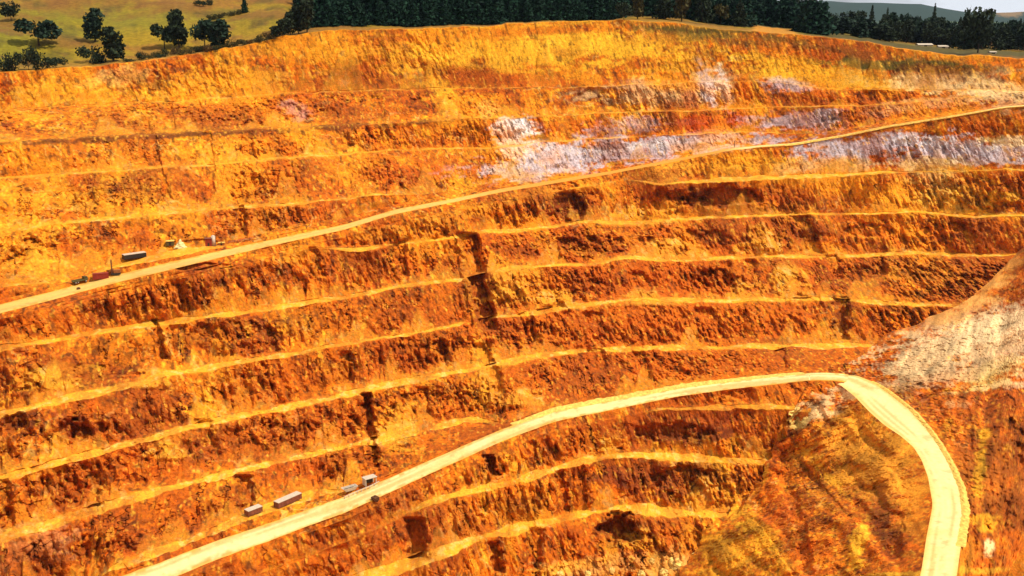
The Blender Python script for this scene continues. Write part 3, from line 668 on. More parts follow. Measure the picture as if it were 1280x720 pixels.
# behind the outer edge the ground drops away out of sight
for ex in (14, 6): secs.append((aO + JIT['o'][0], tO + JIT['o'][1] + .012 * ex / 14 + .004, dO + ex, 0.0, 'slope'))
ruled(aO, tO, dO, aR, tR, dR, 250, 'slope', False, lambda q: q ** .9, JIT['o'], 0)
ruled(aR, tR, dR, aL, tL, dL, 12, 'road', True, lambda q: q)
ruled(aL, tL, dL, aI, tI, dI, 250, 'slope', True, lambda q: q ** .95, JIT['i'], 1)
for ex in (5, 12): secs.append((aI + JIT['i'][0], tI + JIT['i'][1] + .004 * ex / 5, dI + ex, 0.0, 'slope'))
sA = np.array([s[0] for s in secs]); sT = np.array([s[1] for s in secs]); sD = np.array([s[2] for s in secs]); sM = np.array([np.full(NS, s[3]) for s in secs])
sk = np.array([s[4] for s in secs])
PS = np.stack([sD * np.sin(sA), sD * np.cos(sA), -sT * sD], -1) * S
US, VS = photo_xy(sA, sT)
def spur_relief(Pp, m):
    x, y, z = [np.ascontiguousarray(Pp[..., i]) for i in range(3)]
    # bedding rises to the right, shallow ledges and runnels
    bed = z - .75 * x + .25 * y
    st = vnoise(bed / 2.2, x / 9, y / 9, 617) * 1.6 + vnoise(bed / 1.1, x / 5, y / 5, 618) * 1.0
    o = .8 * st + 2.2 * vnoise(bed / 7, x / 50, y / 50, 619) + 2.6 * fbm(x / 30, y / 30, z / 30, 3, 611) + 1.6 * vnoise(bed / 3.6, x / 40, y / 40, 615) + .9 * vnoise(bed / 1.5, x / 16, y / 16, 616)
    f1, _ = facets(x / 6, y / 6, z / 5, 621); f2, _ = facets(x / 2.4, y / 2.4, z / 2.0, 622)
    return (o + 1.0 * f1 + .8 * f2 + .9 * fbm(x / 1.4, y / 1.4, z / 1.4, 2, 625) + .9 * vnoise(bed / 1.6, x / 7, y / 7, 627) + .4 * vnoise(bed / .9, x / 3, y / 3, 628)) * m
SPUR_FUR = [([(1000,574),(1026,610),(1046,632),(1062,650)], 5, .9), ([(1008,574),(1036,610),(1056,632),(1070,646)], 4, -.7), ([(1101,600),(1103,640),(1100,665)], 9, 1.2), ([(952,560),(940,600),(915,640),(890,665)], 7, 4.5), ([(930,640),(960,680),(985,718)], 7, -.8), ([(985,610),(1000,660),(1010,718)], 8, 2.2), ([(1080,655),(1070,690),(1060,718)], 6, -.8), ([(1175,500),(1200,540),(1215,600)], 6, -1.0), ([(1122,640),(1118,700)], 10, 2.0)]
FU_save = FURROWS; FURROWS = SPUR_FUR; HO_save = HOLLOWS; HOLLOWS = [(1262,560,22,40,2.5), (1150,492,24,12,2.0), (1250,640,20,30,2.0)]
rsp = relief(US, VS); FURROWS, HOLLOWS = FU_save, HO_save
inner = np.zeros(US.shape, np.float32); inner[int(np.where(sk == 'road')[0][-1]):] = 1
qa, qb = (US * .72 - VS * .69), (US * .69 + VS * .72)
ridg = (3.6 * vnoise(qa / 34 + .8 * vnoise(US / 60, VS / 60, US * 0, 650), qb / 90, qa * 0, 651) + 1.5 * vnoise(qa / 11 + vnoise(US / 30, VS / 30, US * 0, 653), qb / 40, qa * 0, 652)) * inner * np.clip(sM, 0, 1) * S
offs = ridg + spur_relief(PS, sM) + rsp * S * np.clip(sM * 1.5, 0, 1)
PS = PS * (1 + offs[..., None] / np.linalg.norm(PS, axis=-1, keepdims=True))
bS = np.zeros(US.shape, np.float32)
SC = rock_colour(PS, US, VS, bS, np.zeros(US.shape, np.float32), None)
xS, yS, zS = [np.ascontiguousarray(PS[..., i]) for i in range(3)]
bedc = vnoise((zS - .75 * xS + .25 * yS) / 2.6, xS / 22, yS / 22, 631) + .7 * vnoise((zS - .75 * xS + .25 * yS) / 1.2, xS / 9, yS / 9, 632)
SC = patches(SC, US, VS, SPUR_PATCH)
SC = np.clip(SC * (1 + .38 * bedc)[..., None], .004, .95)
i0 = int(np.where(sk == 'road')[0][0]) - 1; i1 = int(np.where(sk == 'road')[0][-1])
o = link(grid_mesh('right_slope_terrain', PS[:i0 + 1], SC[:i0 + 1], M_ROCK)); o['kind'] = 'structure'
rc = road_colour(PS[i0:i1 + 1], C_ROAD, 541)
edge = np.abs(np.linspace(-1, 1, i1 - i0 + 1))
rc = mixc(rc, (.78, .45, .07), np.broadcast_to((sstep(.62, 1, edge) * .6)[:, None], rc.shape[:2]))
o = link(grid_mesh('switchback_road', PS[i0:i1 + 1], rc, M_ROAD)); o['kind'] = 'structure'
o = link(grid_mesh('spur_terrain', PS[i1:], SC[i1:], M_ROCK)); o['kind'] = 'structure'

# ------------------------------------------------------------------ helpers for separate things
def empty(name, loc, rz=0, label=None, cat=None, group=None):
    o = bpy.data.objects.new(name, None); COL.objects.link(o)
    o.location = loc; o.rotation_euler = (0, 0, rz); o.empty_display_size = .5
    tag(o, label, cat, group)
    return o
def tag(o, label=None, cat=None, group=None, kind=None):
    if label: o['label'] = label
    if cat: o['category'] = cat
    if group: o['group'] = group
    if kind: o['kind'] = kind
    return o

class MB:
    """collects shapes and links them as one mesh object"""
    def __init__(self): self.v, self.f = [], []
    def add(self, v, f):
        b = len(self.v); self.v += [tuple(p) for p in v]; self.f += [tuple(i + b for i in q) for q in f]; return self
    def box(self, x0, x1, y0, y1, z0, z1, bev=.04):
        b = min(bev, (x1 - x0) * .3, (y1 - y0) * .3, (z1 - z0) * .3)
        lv = []
        for z, i in ((z0, b), (z0 + b, 0), (z1 - b, 0), (z1, b)):
            lv += [(x0 + i, y0, z), (x1 - i, y0, z), (x1, y0 + i, z), (x1, y1 - i, z), (x1 - i, y1, z), (x0 + i, y1, z), (x0, y1 - i, z), (x0, y0 + i, z)] if i == 0 and False else \
                  [(x0 + b, y0 + (i), z), (x1 - b, y0 + (i), z), (x1 - i, y0 + b, z), (x1 - i, y1 - b, z), (x1 - b, y1 - i, z), (x0 + b, y1 - i, z), (x0 + i, y1 - b, z), (x0 + i, y0 + b, z)]
        f = [tuple(reversed(range(8))), tuple(range(24, 32))]
        for k in range(3):
            for j in range(8):
                a, c = k * 8 + j, k * 8 + (j + 1) % 8
                f.append((a, c, c + 8, a + 8))
        return self.add(lv, f)
    def tube(self, p, q, r, n=10, r2=None):
        p, q = Vector(p), Vector(q); r2 = r if r2 is None else r2
        d = (q - p).normalized(); a = d.orthogonal().normalized(); b = d.cross(a)
        v = [p + (a * math.cos(2 * PI * i / n) + b * math.sin(2 * PI * i / n)) * r for i in range(n)] + [q + (a * math.cos(2 * PI * i / n) + b * math.sin(2 * PI * i / n)) * r2 for i in range(n)]
        f = [(i, (i + 1) % n, n + (i + 1) % n, n + i) for i in range(n)] + [tuple(reversed(range(n))), tuple(range(n, 2 * n))]
        return self.add(v, f)
    def build(self, name, mat, parent=None, smooth=False):
        me = bpy.data.meshes.new(name); me.from_pydata(self.v, [], self.f); me.update()
        me.materials.append(mat)
        if smooth:
            for p in me.polygons: p.use_smooth = True
        o = bpy.data.objects.new(name, me); COL.objects.link(o)
        if parent: o.parent = parent
        return o

M_WHITE = plain_mat('weathered_white_paint', (.56, .44, .31), .5, .12, 1.2)
M_DARKSIDE = plain_mat('rust_brown_steel', (.20, .06, .03), .6, .3, 1.0)
M_REDBOX = plain_mat('dark_red_paint', (.26, .025, .012), .5, .25, 1.0)
M_BLACK = plain_mat('dark_steel', (.03, .022, .016), .5, .3, 1.5)
M_RUBBER = plain_mat('rubber', (.02, .02, .02), .85, .2, 3)
M_GLASS = plain_mat('dark_glass', (.02, .03, .035), .08, .1, 1, .6)
M_OLIVE = plain_mat('olive_paint', (.10, .075, .02), .5, .25, 1)
M_BROWN = plain_mat('brown_machine_paint', (.30, .09, .02), .5, .25, 1)
M_EARTH = plain_mat('yellow_earth', (.80, .46, .09), .95, .3, .7, .1)
M_STONE = plain_mat('pale_stone', (.85, .50, .13), .95, .45, .6, .1)
M_DSTONE = plain_mat('dark_stone', (.12, .05, .02), .95, .35, .6, .1)
M_CREAM = plain_mat('cream_ore', (.85, .66, .28), .95, .25, .8, .1)

# ------------------------------------------------------------------ where sight lines meet the land behind the rim
def land_point(u, v):
    a, t = bearing(u, v); a, t = float(a), float(t)
    j = int(np.clip(np.searchsorted(AZ, a), 1, NC - 1))
    col = TDall[:W0 + 1, j][::-1]; d = D[:W0 + 1, j][::-1]
    for i in range(1, len(col)):
        if col[i] <= t:
            q = (col[i - 1] - t) / max(col[i - 1] - col[i], 1e-9); q = min(max(q, 0), 1)
            dd = d[i - 1] + (d[i] - d[i - 1]) * q
            return Vector((dd * math.sin(a), dd * math.cos(a), -t * dd)) * S
    dd = d[-1]; return Vector((dd * math.sin(a), dd * math.cos(a), -col[-1] * dd)) * S

# ------------------------------------------------------------------ trees
def leaf_mat(name, rgb):
    m, nt, b = new_mat(name)
    b.inputs['Roughness'].default_value = .8
    g = nt.nodes.new('ShaderNodeNewGeometry')
    r = nt.nodes.new('ShaderNodeValToRGB')
    r.color_ramp.elements[0].color = [c * .5 for c in rgb] + [1]; r.color_ramp.elements[1].color = [c * 1.7 for c in rgb] + [1]
    nt.links.new(g.outputs['Random Per Island'], r.inputs[0]); nt.links.new(r.outputs[0], b.inputs['Base Color'])
    return m
M_LEAF = [leaf_mat('dark_foliage', (.018, .026, .010)), leaf_mat('deep_green_foliage', (.014, .028, .014)), leaf_mat('olive_foliage', (.055, .045, .012)), leaf_mat('brown_scrub', (.09, .05, .015))]
M_PINE = leaf_mat('deep_green_pine', (.007, .026, .012))
M_BARK = plain_mat('bark', (.07, .045, .03), .9, .4, 2, .1)

def leaves(pts, size, r, up=.3):
    """little leaf-cluster quads at the given points"""
    n = len(pts)
    a = r.normal(size=(n, 3)); a /= np.linalg.norm(a, axis=1, keepdims=True)
    b = r.normal(size=(n, 3)); b -= a * (a * b).sum(1, keepdims=True); b /= np.linalg.norm(b, axis=1, keepdims=True)
    s = size * r.uniform(.6, 1.35, (n, 1))
    v = np.stack([pts - a * s, pts + b * s * .7, pts + a * s, pts - b * s * .7 + r.normal(size=(n, 3)) * size * .15], 1).reshape(-1, 3)
    f = np.arange(n * 4).reshape(n, 4)
    return v, f
def crown_points(kind, n, r):
    if kind == 'broad':
        lob = [(r.uniform(-.32, .32), r.uniform(-.32, .32), r.uniform(.42, .80), r.uniform(.20, .34)) for _ in range(9)] + [(0, 0, .55, .34)]
    elif kind == 'tall':
        lob = [(r.uniform(-.10, .10), r.uniform(-.10, .10), z, .24 if z < .85 else .15) for z in np.linspace(.24, .88, 8)]
    elif kind == 'bush':
        lob = [(r.uniform(-.55, .55), r.uniform(-.55, .55), r.uniform(.15, .62), r.uniform(.25, .38)) for _ in range(9)]
    else:
        lob = None
    if lob is not None:
        k = r.integers(0, len(lob), n); L = np.array(lob)[k]
        d = r.normal(size=(n, 3)); d /= np.linalg.norm(d, axis=1, keepdims=True)
        rad = L[:, 3:4] * r.uniform(.35, 1.08, (n, 1)) ** .6
        p = L[:, :3] + d * rad * np.array([1, 1, .85])
        p[:, 2] = np.clip(p[:, 2], .03 if kind == 'bush' else .12, 1.04)
        return p
    # conifer: whorls of drooping branches
    z = 1 - r.uniform(.0, 1, n) ** .62 * .93
    tier = np.floor(z * 11) / 11
    prof = (1.03 - z) * .30 * (.72 + .5 * ((z * 11) % 1 < .55)) + .01
    th = r.uniform(0, 2 * PI, n); th = th + .35 * np.sin(th * 5 + tier * 40)
    q = r.uniform(.2, 1.0, n) ** .6
    lop = 1 + .22 * np.sin(th * 3 + tier * 23)
    return np.stack([np.cos(th) * prof * q * lop, np.sin(th) * prof * q * lop, z - .05 * q], -1)
TREE_MESH = {}
def tree_meshes(kind, var):
    key = (kind, var)
    if key not in TREE_MESH:
        r = np.random.default_rng(100 + var * 17 + len(kind))
        n = {'broad': 900, 'tall': 800, 'bush': 650, 'conifer': 900}[kind]
        v, f = leaves(crown_points(kind, n, r), .062 if kind != 'conifer' else .045, r)
        me = bpy.data.meshes.new(kind + '_crown'); me.from_pydata(v.tolist(), [], f.tolist()); me.update()
        tb = MB(); hgt = .75 if kind != 'bush' else .3
        px, py = 0, 0
        for q in range(5):
            nx, ny = px + r.uniform(-.012, .012), py + r.uniform(-.012, .012)
            tb.tube((px, py, hgt * q / 5 - .04), (nx, ny, hgt * (q + 1) / 5 - .04), .028 * (1 - q * .17), 8, .028 * (1 - (q + 1) * .17)); px, py = nx, ny
        for q in range(6):
            th = r.uniform(0, 2 * PI); z0 = r.uniform(.2, .6) * (1 if kind != 'bush' else .3)
            tb.tube((0, 0, z0), (math.cos(th) * .2, math.sin(th) * .2, z0 + .16), .011, 6, .004)
        mt = bpy.data.meshes.new(kind + '_trunk'); mt.from_pydata(tb.v, [], tb.f); mt.update(); mt.materials.append(M_BARK)
        TREE_MESH[key] = (me, mt)
    return TREE_MESH[key]
def tree(u, v, h, w, kind, name, label, mat=0, group=None, var=None):
    """a tree whose foot is on the land at this bearing; h, w give its apparent size, turned into metres at its own distance"""
    p = land_point(u, v); R = p.length
    H, Wd = h * R / F, w * R / F
    nat = {'broad': .95, 'tall': .55, 'bush': 1.55, 'conifer': .56}[kind]
    var = rng.integers(0, 4) if var is None else var
    me, mt = tree_meshes(kind, int(var))
    root = empty(name, p - Vector((0, 0, .2)), rng.uniform(0, 6.28), label, 'tree' if kind != 'bush' else 'shrub', group)
    root.scale = (Wd / nat, Wd / nat, H)
    mk = (kind, int(var), mat)
    if mk not in TREE_MESH:
        m2 = me.copy(); m2.materials.clear(); m2.materials.append(M_PINE if mat == 9 else M_LEAF[mat]); TREE_MESH[mk] = m2
    link(bpy.data.objects.new('crown', TREE_MESH[mk]), root)
    link(bpy.data.objects.new('trunk', mt), root)
    return root

tree(14, 26, 21, 17, 'broad', 'broadleaf_tree', 'small dark round tree highest up the pasture at the corner of the hill')
tree(49, 57, 32, 40, 'broad', 'broadleaf_tree', 'large dark spreading tree standing alone on the yellow pasture', 1)
tree(119, 52, 37, 21, 'tall', 'oval_tree', 'tall narrow oval tree on the pasture with a dark bush at its foot', 1)
tree(113, 79, 25, 38, 'bush', 'bush', 'dense dark bush on the pit rim below the tall oval tree', 0)
tree(142, 77, 39, 24, 'tall', 'cone_tree', 'brownish dark upright tree on the pit rim beside the dense bush', 0)
for (u, v, h, w, lb) in ((4, 89, 18, 24, 'low dark bush at the end of the rim thicket'), (18, 89, 27, 26, 'round dark bush in the rim thicket under the spreading tree'), (36, 88, 33, 24, 'tallest pointed bush of the dark rim thicket'), (53, 87, 22, 26, 'middle sized bush beside the pointed bush of the rim thicket'), (70, 85, 15, 26, 'lowest sprawling bush where the rim thicket ends at bare earth')):
    tree(u, v, h, w, 'bush', 'bush', lb, 0, 'dark thicket on the rim')
tree(224, 60, 44, 20, 'tall', 'cone_tree', 'tall pointed dark tree rising over a shorter companion on the rim', 0)
tree(206, 61, 31, 26, 'broad', 'broadleaf_tree', 'shorter round dark tree leaning against the tall pointed tree', 0)
tree(256, 60, 36, 30, 'broad', 'broadleaf_tree', 'broad black tree on the rim, its crown merging with a slimmer neighbour', 1)
tree(275, 60, 33, 24, 'tall', 'oval_tree', 'slimmer dark tree on the rim joined to the broad black tree', 1)
tree(306, 16, 20, 10, 'conifer', 'conifer', 'lone slim conifer at the end of the olive hedge on the hill', 9)
for i, (u, v) in enumerate(((262, 25), (270, 24), (279, 22), (288, 20), (296, 18))):
    tree(u, v, 8, 13, 'bush', 'hedge_bush', 'low olive bush in the hedge running down the hill', 2, 'olive hedge on the hill')
for i, (u, v) in enumerate(((246, 7), (254, 8), (262, 6))):
    tree(u, v, 8, 12, 'bush', 'bush', 'small dark shrub in the patch at the top of the pasture', 0, 'shrub patch at the top of the pasture')
for i in range(26):
    u = 165 + i * 7.2 + rng.uniform(-3, 3); v = float(np.interp(u, [160, 200, 250, 300, 350], [79, 73, 66, 60, 48])) - rng.uniform(0, 4)
    tree(u, v, rng.uniform(5, 12), rng.uniform(10, 18), 'bush', 'scrub_bush', 'low brownish scrub bush growing along the pit rim', int(rng.choice([0, 2, 3])), 'brownish scrub along the rim')
for (u, v, h, w, lb) in ((344, 47, 14, 12, 'shortest tree leading the row that climbs to the forest edge'), (353, 45, 20, 13, 'second shortest tree of the row climbing to the forest edge'), (363, 44, 27, 14, 'middling dark tree of the row climbing to the forest edge'), (373, 42, 34, 15, 'tall dark tree of the row beside the first forest pines'), (384, 41, 44, 18, 'tallest dark tree of the row at the corner of the forest')):
    tree(u, v, h, w, 'tall', 'edge_tree', lb, 0, 'row of trees climbing to the forest')

# the pine plantation behind the rim reads as one mass
def plantation():
    protos = []
    for k in range(5):
        r = np.random.default_rng(900 + k)
        v, f = leaves(crown_points('conifer', 190, r), .075, r)
        protos.append((v, f))
    r = np.random.default_rng(77)
    vs, fs, base = [], [], 0
    for _ in range(5200):
        u = r.uniform(378, 1030); x = 16 + 330 * r.uniform(0, 1) ** 1.5
        if u > 770: x = 40 + (x - 16) * .8
        if 935 < u < 1003 and x < 110: continue
        a = float(bearing(u, 30)[0]); j = int(np.searchsorted(AZ, a))
        dd = rimD[j] + x
        z = float(plateau(np.array([a]), np.array([x]), np.array([rimZ[j]]))[0])
        H = r.uniform(11, 29) * (1 if x > 24 else .7); Wd = H * r.uniform(.9, 1.25)
        v, f = protos[r.integers(0, 5)]
        th = r.uniform(0, 6.28); c, s_ = math.cos(th), math.sin(th)
        p = np.stack([(v[:, 0] * c - v[:, 1] * s_) * Wd + dd * S * math.sin(a), (v[:, 0] * s_ + v[:, 1] * c) * Wd + dd * S * math.cos(a), v[:, 2] * H + z * S], -1)
        vs.append(p); fs.append(f + base); base += len(p)
    v = np.concatenate(vs); f = np.concatenate(fs)
    me = bpy.data.meshes.new('forest'); me.vertices.add(len(v)); me.vertices.foreach_set('co', v.astype(np.float32).ravel())
    me.loops.add(f.size); me.loops.foreach_set('vertex_index', f.astype(np.int32).ravel())
    me.polygons.add(len(f)); me.polygons.foreach_set('loop_start', np.arange(0, f.size, 4, dtype=np.int32)); me.update(calc_edges=True)
    me.materials.append(M_PINE)
    o = link(bpy.data.objects.new('pine_forest', me))
    tag(o, 'dense dark green pine plantation covering the hill behind the pit rim', 'forest', kind='stuff')
plantation()

for (u, v, h, w, k, m, lb) in ((780, 26, 24, 17, 'broad', 0, 'round black tree where the forest edge meets the pale rim track'),
        (797, 24, 34, 14, 'tall', 2, 'thin olive tree between the round black tree and the first black pine'),
        (830, 24, 48, 24, 'conifer', 0, 'broad black pine on the grassy rim'),
        (852, 27, 44, 18, 'tall', 2, 'olive tree between two black pines on the grassy rim'),
        (878, 28, 52, 24, 'conifer', 0, 'wide black pine with olive trees on both sides'),
        (901, 31, 26, 20, 'broad', 2, 'low olive tree beside the smallest black pine'),
        (924, 33, 33, 19, 'conifer', 0, 'short dense black conifer next to the orange mound'),
        (962, 15, 26, 14, 'tall', 2, 'olive tree standing behind the orange mound'),
        (990, 31, 48, 26, 'broad', 0, 'big black tree at the end of the pale track'),
        (1008, 34, 36, 20, 'broad', 0, 'dark tree beside the big black tree past the pale track'),
        (1040, 36, 22, 22, 'bush', 0, 'dark bush at the top of the red earth bank'),
        (1072, 40, 26, 22, 'broad', 0, 'dark round tree above the red earth bank, before the taller bare tree'),
        (1112, 52, 24, 17, 'conifer', 0, 'pointed black conifer halfway down the red earth bank'),
        (1222, 66, 50, 34, 'broad', 0, 'biggest black tree of the belt, just beyond the white sheds'),
        (1205, 62, 44, 26, 'conifer', 0, 'tall black tree hard against the biggest tree of the belt')):
    tree(u, v, h, w, k, 'pine_tree' if k == 'conifer' else ('bush' if k == 'bush' else 'broadleaf_tree'), lb, m)
for (u, v, h, w, lb) in ((1088, 44, 36, 10, 'tall thin tree with a bare lower trunk above the red bank'), (1107, 46, 34, 9, 'slender tall tree behind the pointed black conifer'), (1165, 52, 44, 10, 'tall thin tree rising from the belt over the white sheds'), (1198, 55, 30, 9, 'thin tree showing against the far green fields')):
    tree(u, v, h, w, 'conifer', 'slender_tree', lb, 0)
for i in range(74):                                    # the belt of dark trees on the edge of the plain
    u = 1020 + i * 3.8 + rng.uniform(-3, 3)
    v = float(np.interp(u, [1020, 1090, 1140, 1200, 1300], [38, 50, 55, 61, 66])) - rng.uniform(0, 4)
    h = rng.uniform(18, 37) * np.interp(u, [1020, 1090, 1150], [.6, .8, 1])
    tree(u, v, h, rng.uniform(14, 24), ['broad', 'tall', 'broad', 'conifer'][i % 4], 'belt_tree', 'dark tree in the crowded belt between the pit and the far plain', int(rng.choice([0, 0, 1])), 'belt of dark trees')

# ------------------------------------------------------------------ sheds by the tree belt
def shed(u, v, L, Wd, H, rz, label):
    p = land_point(u, v)
    t = empty('shed', p - Vector((0, 0, .3)), rz, label, 'shed')
    MB().box(-L/2, L/2, -Wd/2, Wd/2, 0, H).build('wall', M_WHITE, t)
    r = MB(); e = .5; h2 = H + Wd * .16
    r.add([(-L/2-e, -Wd/2-e, H+.05), (L/2+e, -Wd/2-e, H+.05), (L/2+e, 0, h2), (-L/2-e, 0, h2), (-L/2-e, Wd/2+e, H+.05), (L/2+e, Wd/2+e, H+.05),
           (-L/2-e, -Wd/2-e, H+.25), (L/2+e, -Wd/2-e, H+.25), (L/2+e, 0, h2+.2), (-L/2-e, 0, h2+.2), (-L/2-e, Wd/2+e, H+.25), (L/2+e, Wd/2+e, H+.25)],
          [(0,3,2,1),(3,4,5,2),(6,7,8,9),(9,8,11,10),(0,1,7,6),(5,4,10,11),(0,6,9,3),(3,9,10,4),(1,2,8,7),(2,5,11,8)])
    r.build('roof', M_WHITE, t)
    MB().box(-1.5, 1.5, -Wd/2-.08, -Wd/2-.01, 0, H*.8).build('door', M_BLACK, t)
shed(1155, 58, 14.5, 8, 1.8, .04, 'longer of the two white roofed sheds before the dark tree belt')
shed(1178, 60, 9, 7, 1.6, -.05, 'shorter of the two white roofed sheds before the dark tree belt')
shed(1240, 67, 5, 4, 1.4, .1, 'small pale hut at the foot of the belt past the biggest tree')

# ------------------------------------------------------------------ things on the pit ledges
def ledge_dir(u0, v0, u1, v1):
    a, b = on_wall(u0, v0), on_wall(u1, v1)
    return math.atan2(b.y - a.y, b.x - a.x)
def seat(u, v, off=.6): return on_wall(u, v, off)

def container(u, v, ends, L, label, wall_mat, roof_mat, Wd=2.8, H=2.7):
    p = seat(u, v); rz = ledge_dir(*ends)
    t = empty('shipping_container', p - Vector((0, 0, .25)), rz, label, 'container')
    b = MB().box(-L/2, L/2, -Wd/2, Wd/2, .15, H)
    n = int(L / .6)
    for i in range(n):
        x = -L/2 + .35 + i * (L - .7) / max(n - 1, 1)
        b.box(x - .11, x + .11, -Wd/2 - .06, -Wd/2 + .02, .35, H - .2, .02); b.box(x - .11, x + .11, Wd/2 - .02, Wd/2 + .06, .35, H - .2, .02)
    b.build('body', wall_mat, t)
    MB().box(-L/2 - .12, L/2 + .12, -Wd/2 - .15, Wd/2 + .15, H + .003, H + .28).build('roof', roof_mat, t)
    for sx in (-1, 1):
        for sy in (-1, 1): MB().box(sx * L/2 - .12, sx * L/2 + .12, sy * Wd/2 - .12, sy * Wd/2 + .12, .0, H - .003).build('corner_post', wall_mat, t)
    d = MB().box(L/2 + .005, L/2 + .09, -Wd/2 + .2, -.03, .3, H - .25); d.build('door', wall_mat, t)
    d = MB().box(L/2 + .005, L/2 + .09, .03, Wd/2 - .2, .3, H - .25); d.build('door', wall_mat, t)
    return t
container(360, 628, (342, 634, 377, 620), 14.0, 'long brown site container with a white roof on the ledge above the lower road', M_DARKSIDE, M_WHITE, 3.4, 2.8)
container(317, 641, (305, 646, 330, 636), 7.6, 'short brown site container with a white roof, behind the long one', M_DARKSIDE, M_WHITE, 3.2, 2.6)
container(168, 322, (153, 325, 184, 318), 12.5, 'cream topped box trailer body on the pad over the upper road', M_BLACK, M_WHITE, 3.6, 2.6)
container(126, 348, (116, 350, 136, 345), 8.0, 'dark red container at the edge of the upper road', M_REDBOX, M_REDBOX, 2.8, 3.0)

def wheel(parent, x, y, r=.55, w=.4):
    t = MB().tube((x, y - w/2, r), (x, y + w/2, r), r, 18).build('wheel', M_RUBBER, parent)
    MB().tube((x, y - w/2 - .02, r), (x, y + w/2 + .02, r), r * .5, 12).build('rim', M_WHITE, t)
def truck(u, v, rz, label, body, L=7.5, k=1.0):
    t = empty('flatbed_truck', seat(u, v) - Vector((0, 0, .05)), rz, label, 'truck'); t.scale = (k, k, k)
    MB().box(-L/2, L/2, -.5, .5, .6, .9).build('chassis', M_BLACK, t)
    c = MB().add([(L/2-2, -1.2, .95), (L/2, -1.2, .95), (L/2, -1.2, 1.8), (L/2-.5, -1.2, 2.9), (L/2-2, -1.2, 2.9), (L/2-2, 1.2, .95), (L/2, 1.2, .95), (L/2, 1.2, 1.8), (L/2-.5, 1.2, 2.9), (L/2-2, 1.2, 2.9)],
        [(0,1,2,3,4), (9,8,7,6,5), (0,5,6,1), (1,6,7,2), (2,7,8,3), (3,8,9,4), (4,9,5,0)]).build('cab', body, t)
    MB().add([(L/2+.01, -1.05, 1.85), (L/2+.01, 1.05, 1.85), (L/2-.42, 1.05, 2.75), (L/2-.42, -1.05, 2.75)], [(0,1,2,3)]).build('windscreen', M_GLASS, c)
    for s_ in (-1, 1): MB().box(L/2-1.7, L/2-.6, s_*1.21-.015, s_*1.21+.015, 1.8, 2.6, .01).build('window', M_GLASS, c)
    bd = MB().box(-L/2, L/2-2.2, -1.25, 1.25, .95, 1.1)
    for s_ in (-1, 1): bd.box(-L/2, L/2-2.2, s_*1.22-.05, s_*1.22+.05, 1.103, 1.7)
    bd.build('tray', body, t)
    for x in (L/2-1.2, -L/2+1.1, -L/2+2.4):
        for y in (-1.05, 1.05): wheel(t, x, y)
truck(100, 353, ledge_dir(92, 356, 110, 350) , 'dark olive flatbed truck parked where the pad meets the upper road', M_OLIVE, 8.0, 1.05)

def drill_rig(u, v, rz, label):
    t = empty('drill_rig', seat(u, v), rz, label, 'drill rig')
    for s_ in (-1, 1):
        b = MB()
        pts = [(-2.2, .0), (2.2, .0), (2.7, .45), (2.2, .95), (-2.2, .95), (-2.7, .45)]
        y0, y1 = s_ * 1.3 - .3, s_ * 1.3 + .3
        b.add([(x, y0, z) for x, z in pts] + [(x, y1, z) for x, z in pts], [tuple(range(6)), tuple(reversed(range(6, 12)))] + [(i, i + 6, (i + 1) % 6 + 6, (i + 1) % 6) for i in range(6)])
        b.build('track', M_BLACK, t)
    MB().box(-2.5, 1.0, -1.2, 1.2, 1.0, 2.6).build('engine_housing', M_BROWN, t)
    c = MB().box(1.05, 2.4, -1.2, .1, 1.0, 2.9).build('cab', M_BROWN, t)
    MB().box(2.41, 2.45, -1.05, -.05, 1.7, 2.7, .01).build('window', M_GLASS, c)
    m = MB()
    for dx in (0, .6):
        for dy in (.35, .95): m.tube((1.6 + dx, dy, .8), (1.6 + dx, dy, 8.6), .09, 8)
    for i in range(10):
        z = 1 + i * .8
        m.tube((1.6, .35, z), (2.2, .35, z + .7), .05, 6); m.tube((1.6, .95, z), (2.2, .95, z + .7), .05, 6); m.tube((1.6, .35, z), (1.6, .95, z + .7), .05, 6)
    m.build('mast', M_DARKSIDE, t)
    MB().tube((1.9, .65, .1), (1.9, .65, 8.3), .12, 8).build('drill_rod', M_BLACK, t)
drill_rig(145, 343, ledge_dir(136, 346, 155, 340) + 2.6, 'rust brown drill rig with an upright mast by the upper road')

# white tank, hut, fence and stockpile on the pad
t = empty('water_tank', seat(267, 307), 0, 'upright white water tank on the pale pad above the upper road', 'tank')
MB().tube((0, 0, .3), (0, 0, 5.6), 1.25, 24).build('shell', M_WHITE, t, True)
MB().tube((0, 0, 5.6), (0, 0, 6.3), 1.3, 24, .2).build('lid', M_WHITE, t)
MB().box(-1.4, 1.4, -1.4, 1.4, -.3, .3).build('base', M_DARKSIDE, t)
b = MB(); b.tube((1.35, -.25, .2), (1.35, -.25, 5.7), .05, 6); b.tube((1.35, .25, .2), (1.35, .25, 5.7), .05, 6)
for i in range(13): b.tube((1.35, -.25, .5 + i * .4), (1.35, .25, .5 + i * .4), .03, 6)
b.build('ladder', M_BLACK, t)
def hut(u, v, L, Wd, H, rz, label, wm, rm):
    t = empty('site_hut', seat(u, v) - Vector((0, 0, .3)), rz, label, 'hut')
    MB().box(-L/2, L/2, -Wd/2, Wd/2, 0, H).build('wall', wm, t)
    MB().box(-L/2 - .3, L/2 + .3, -Wd/2 - .3, Wd/2 + .3, H + .003, H + .22).build('roof', rm, t)
    MB().box(-.5, .5, -Wd/2 - .07, -Wd/2 - .003, .2, 2.1).build('door', M_BLACK, t)
hut(261, 307, 3.6, 3.0, 4.6, .2, 'dark red hut standing against the white water tank', M_REDBOX, M_DARKSIDE)
hut(213, 306, 4.2, 3.0, 2.6, .2, 'small olive hut beside the cream stockpile', M_OLIVE, M_EARTH)
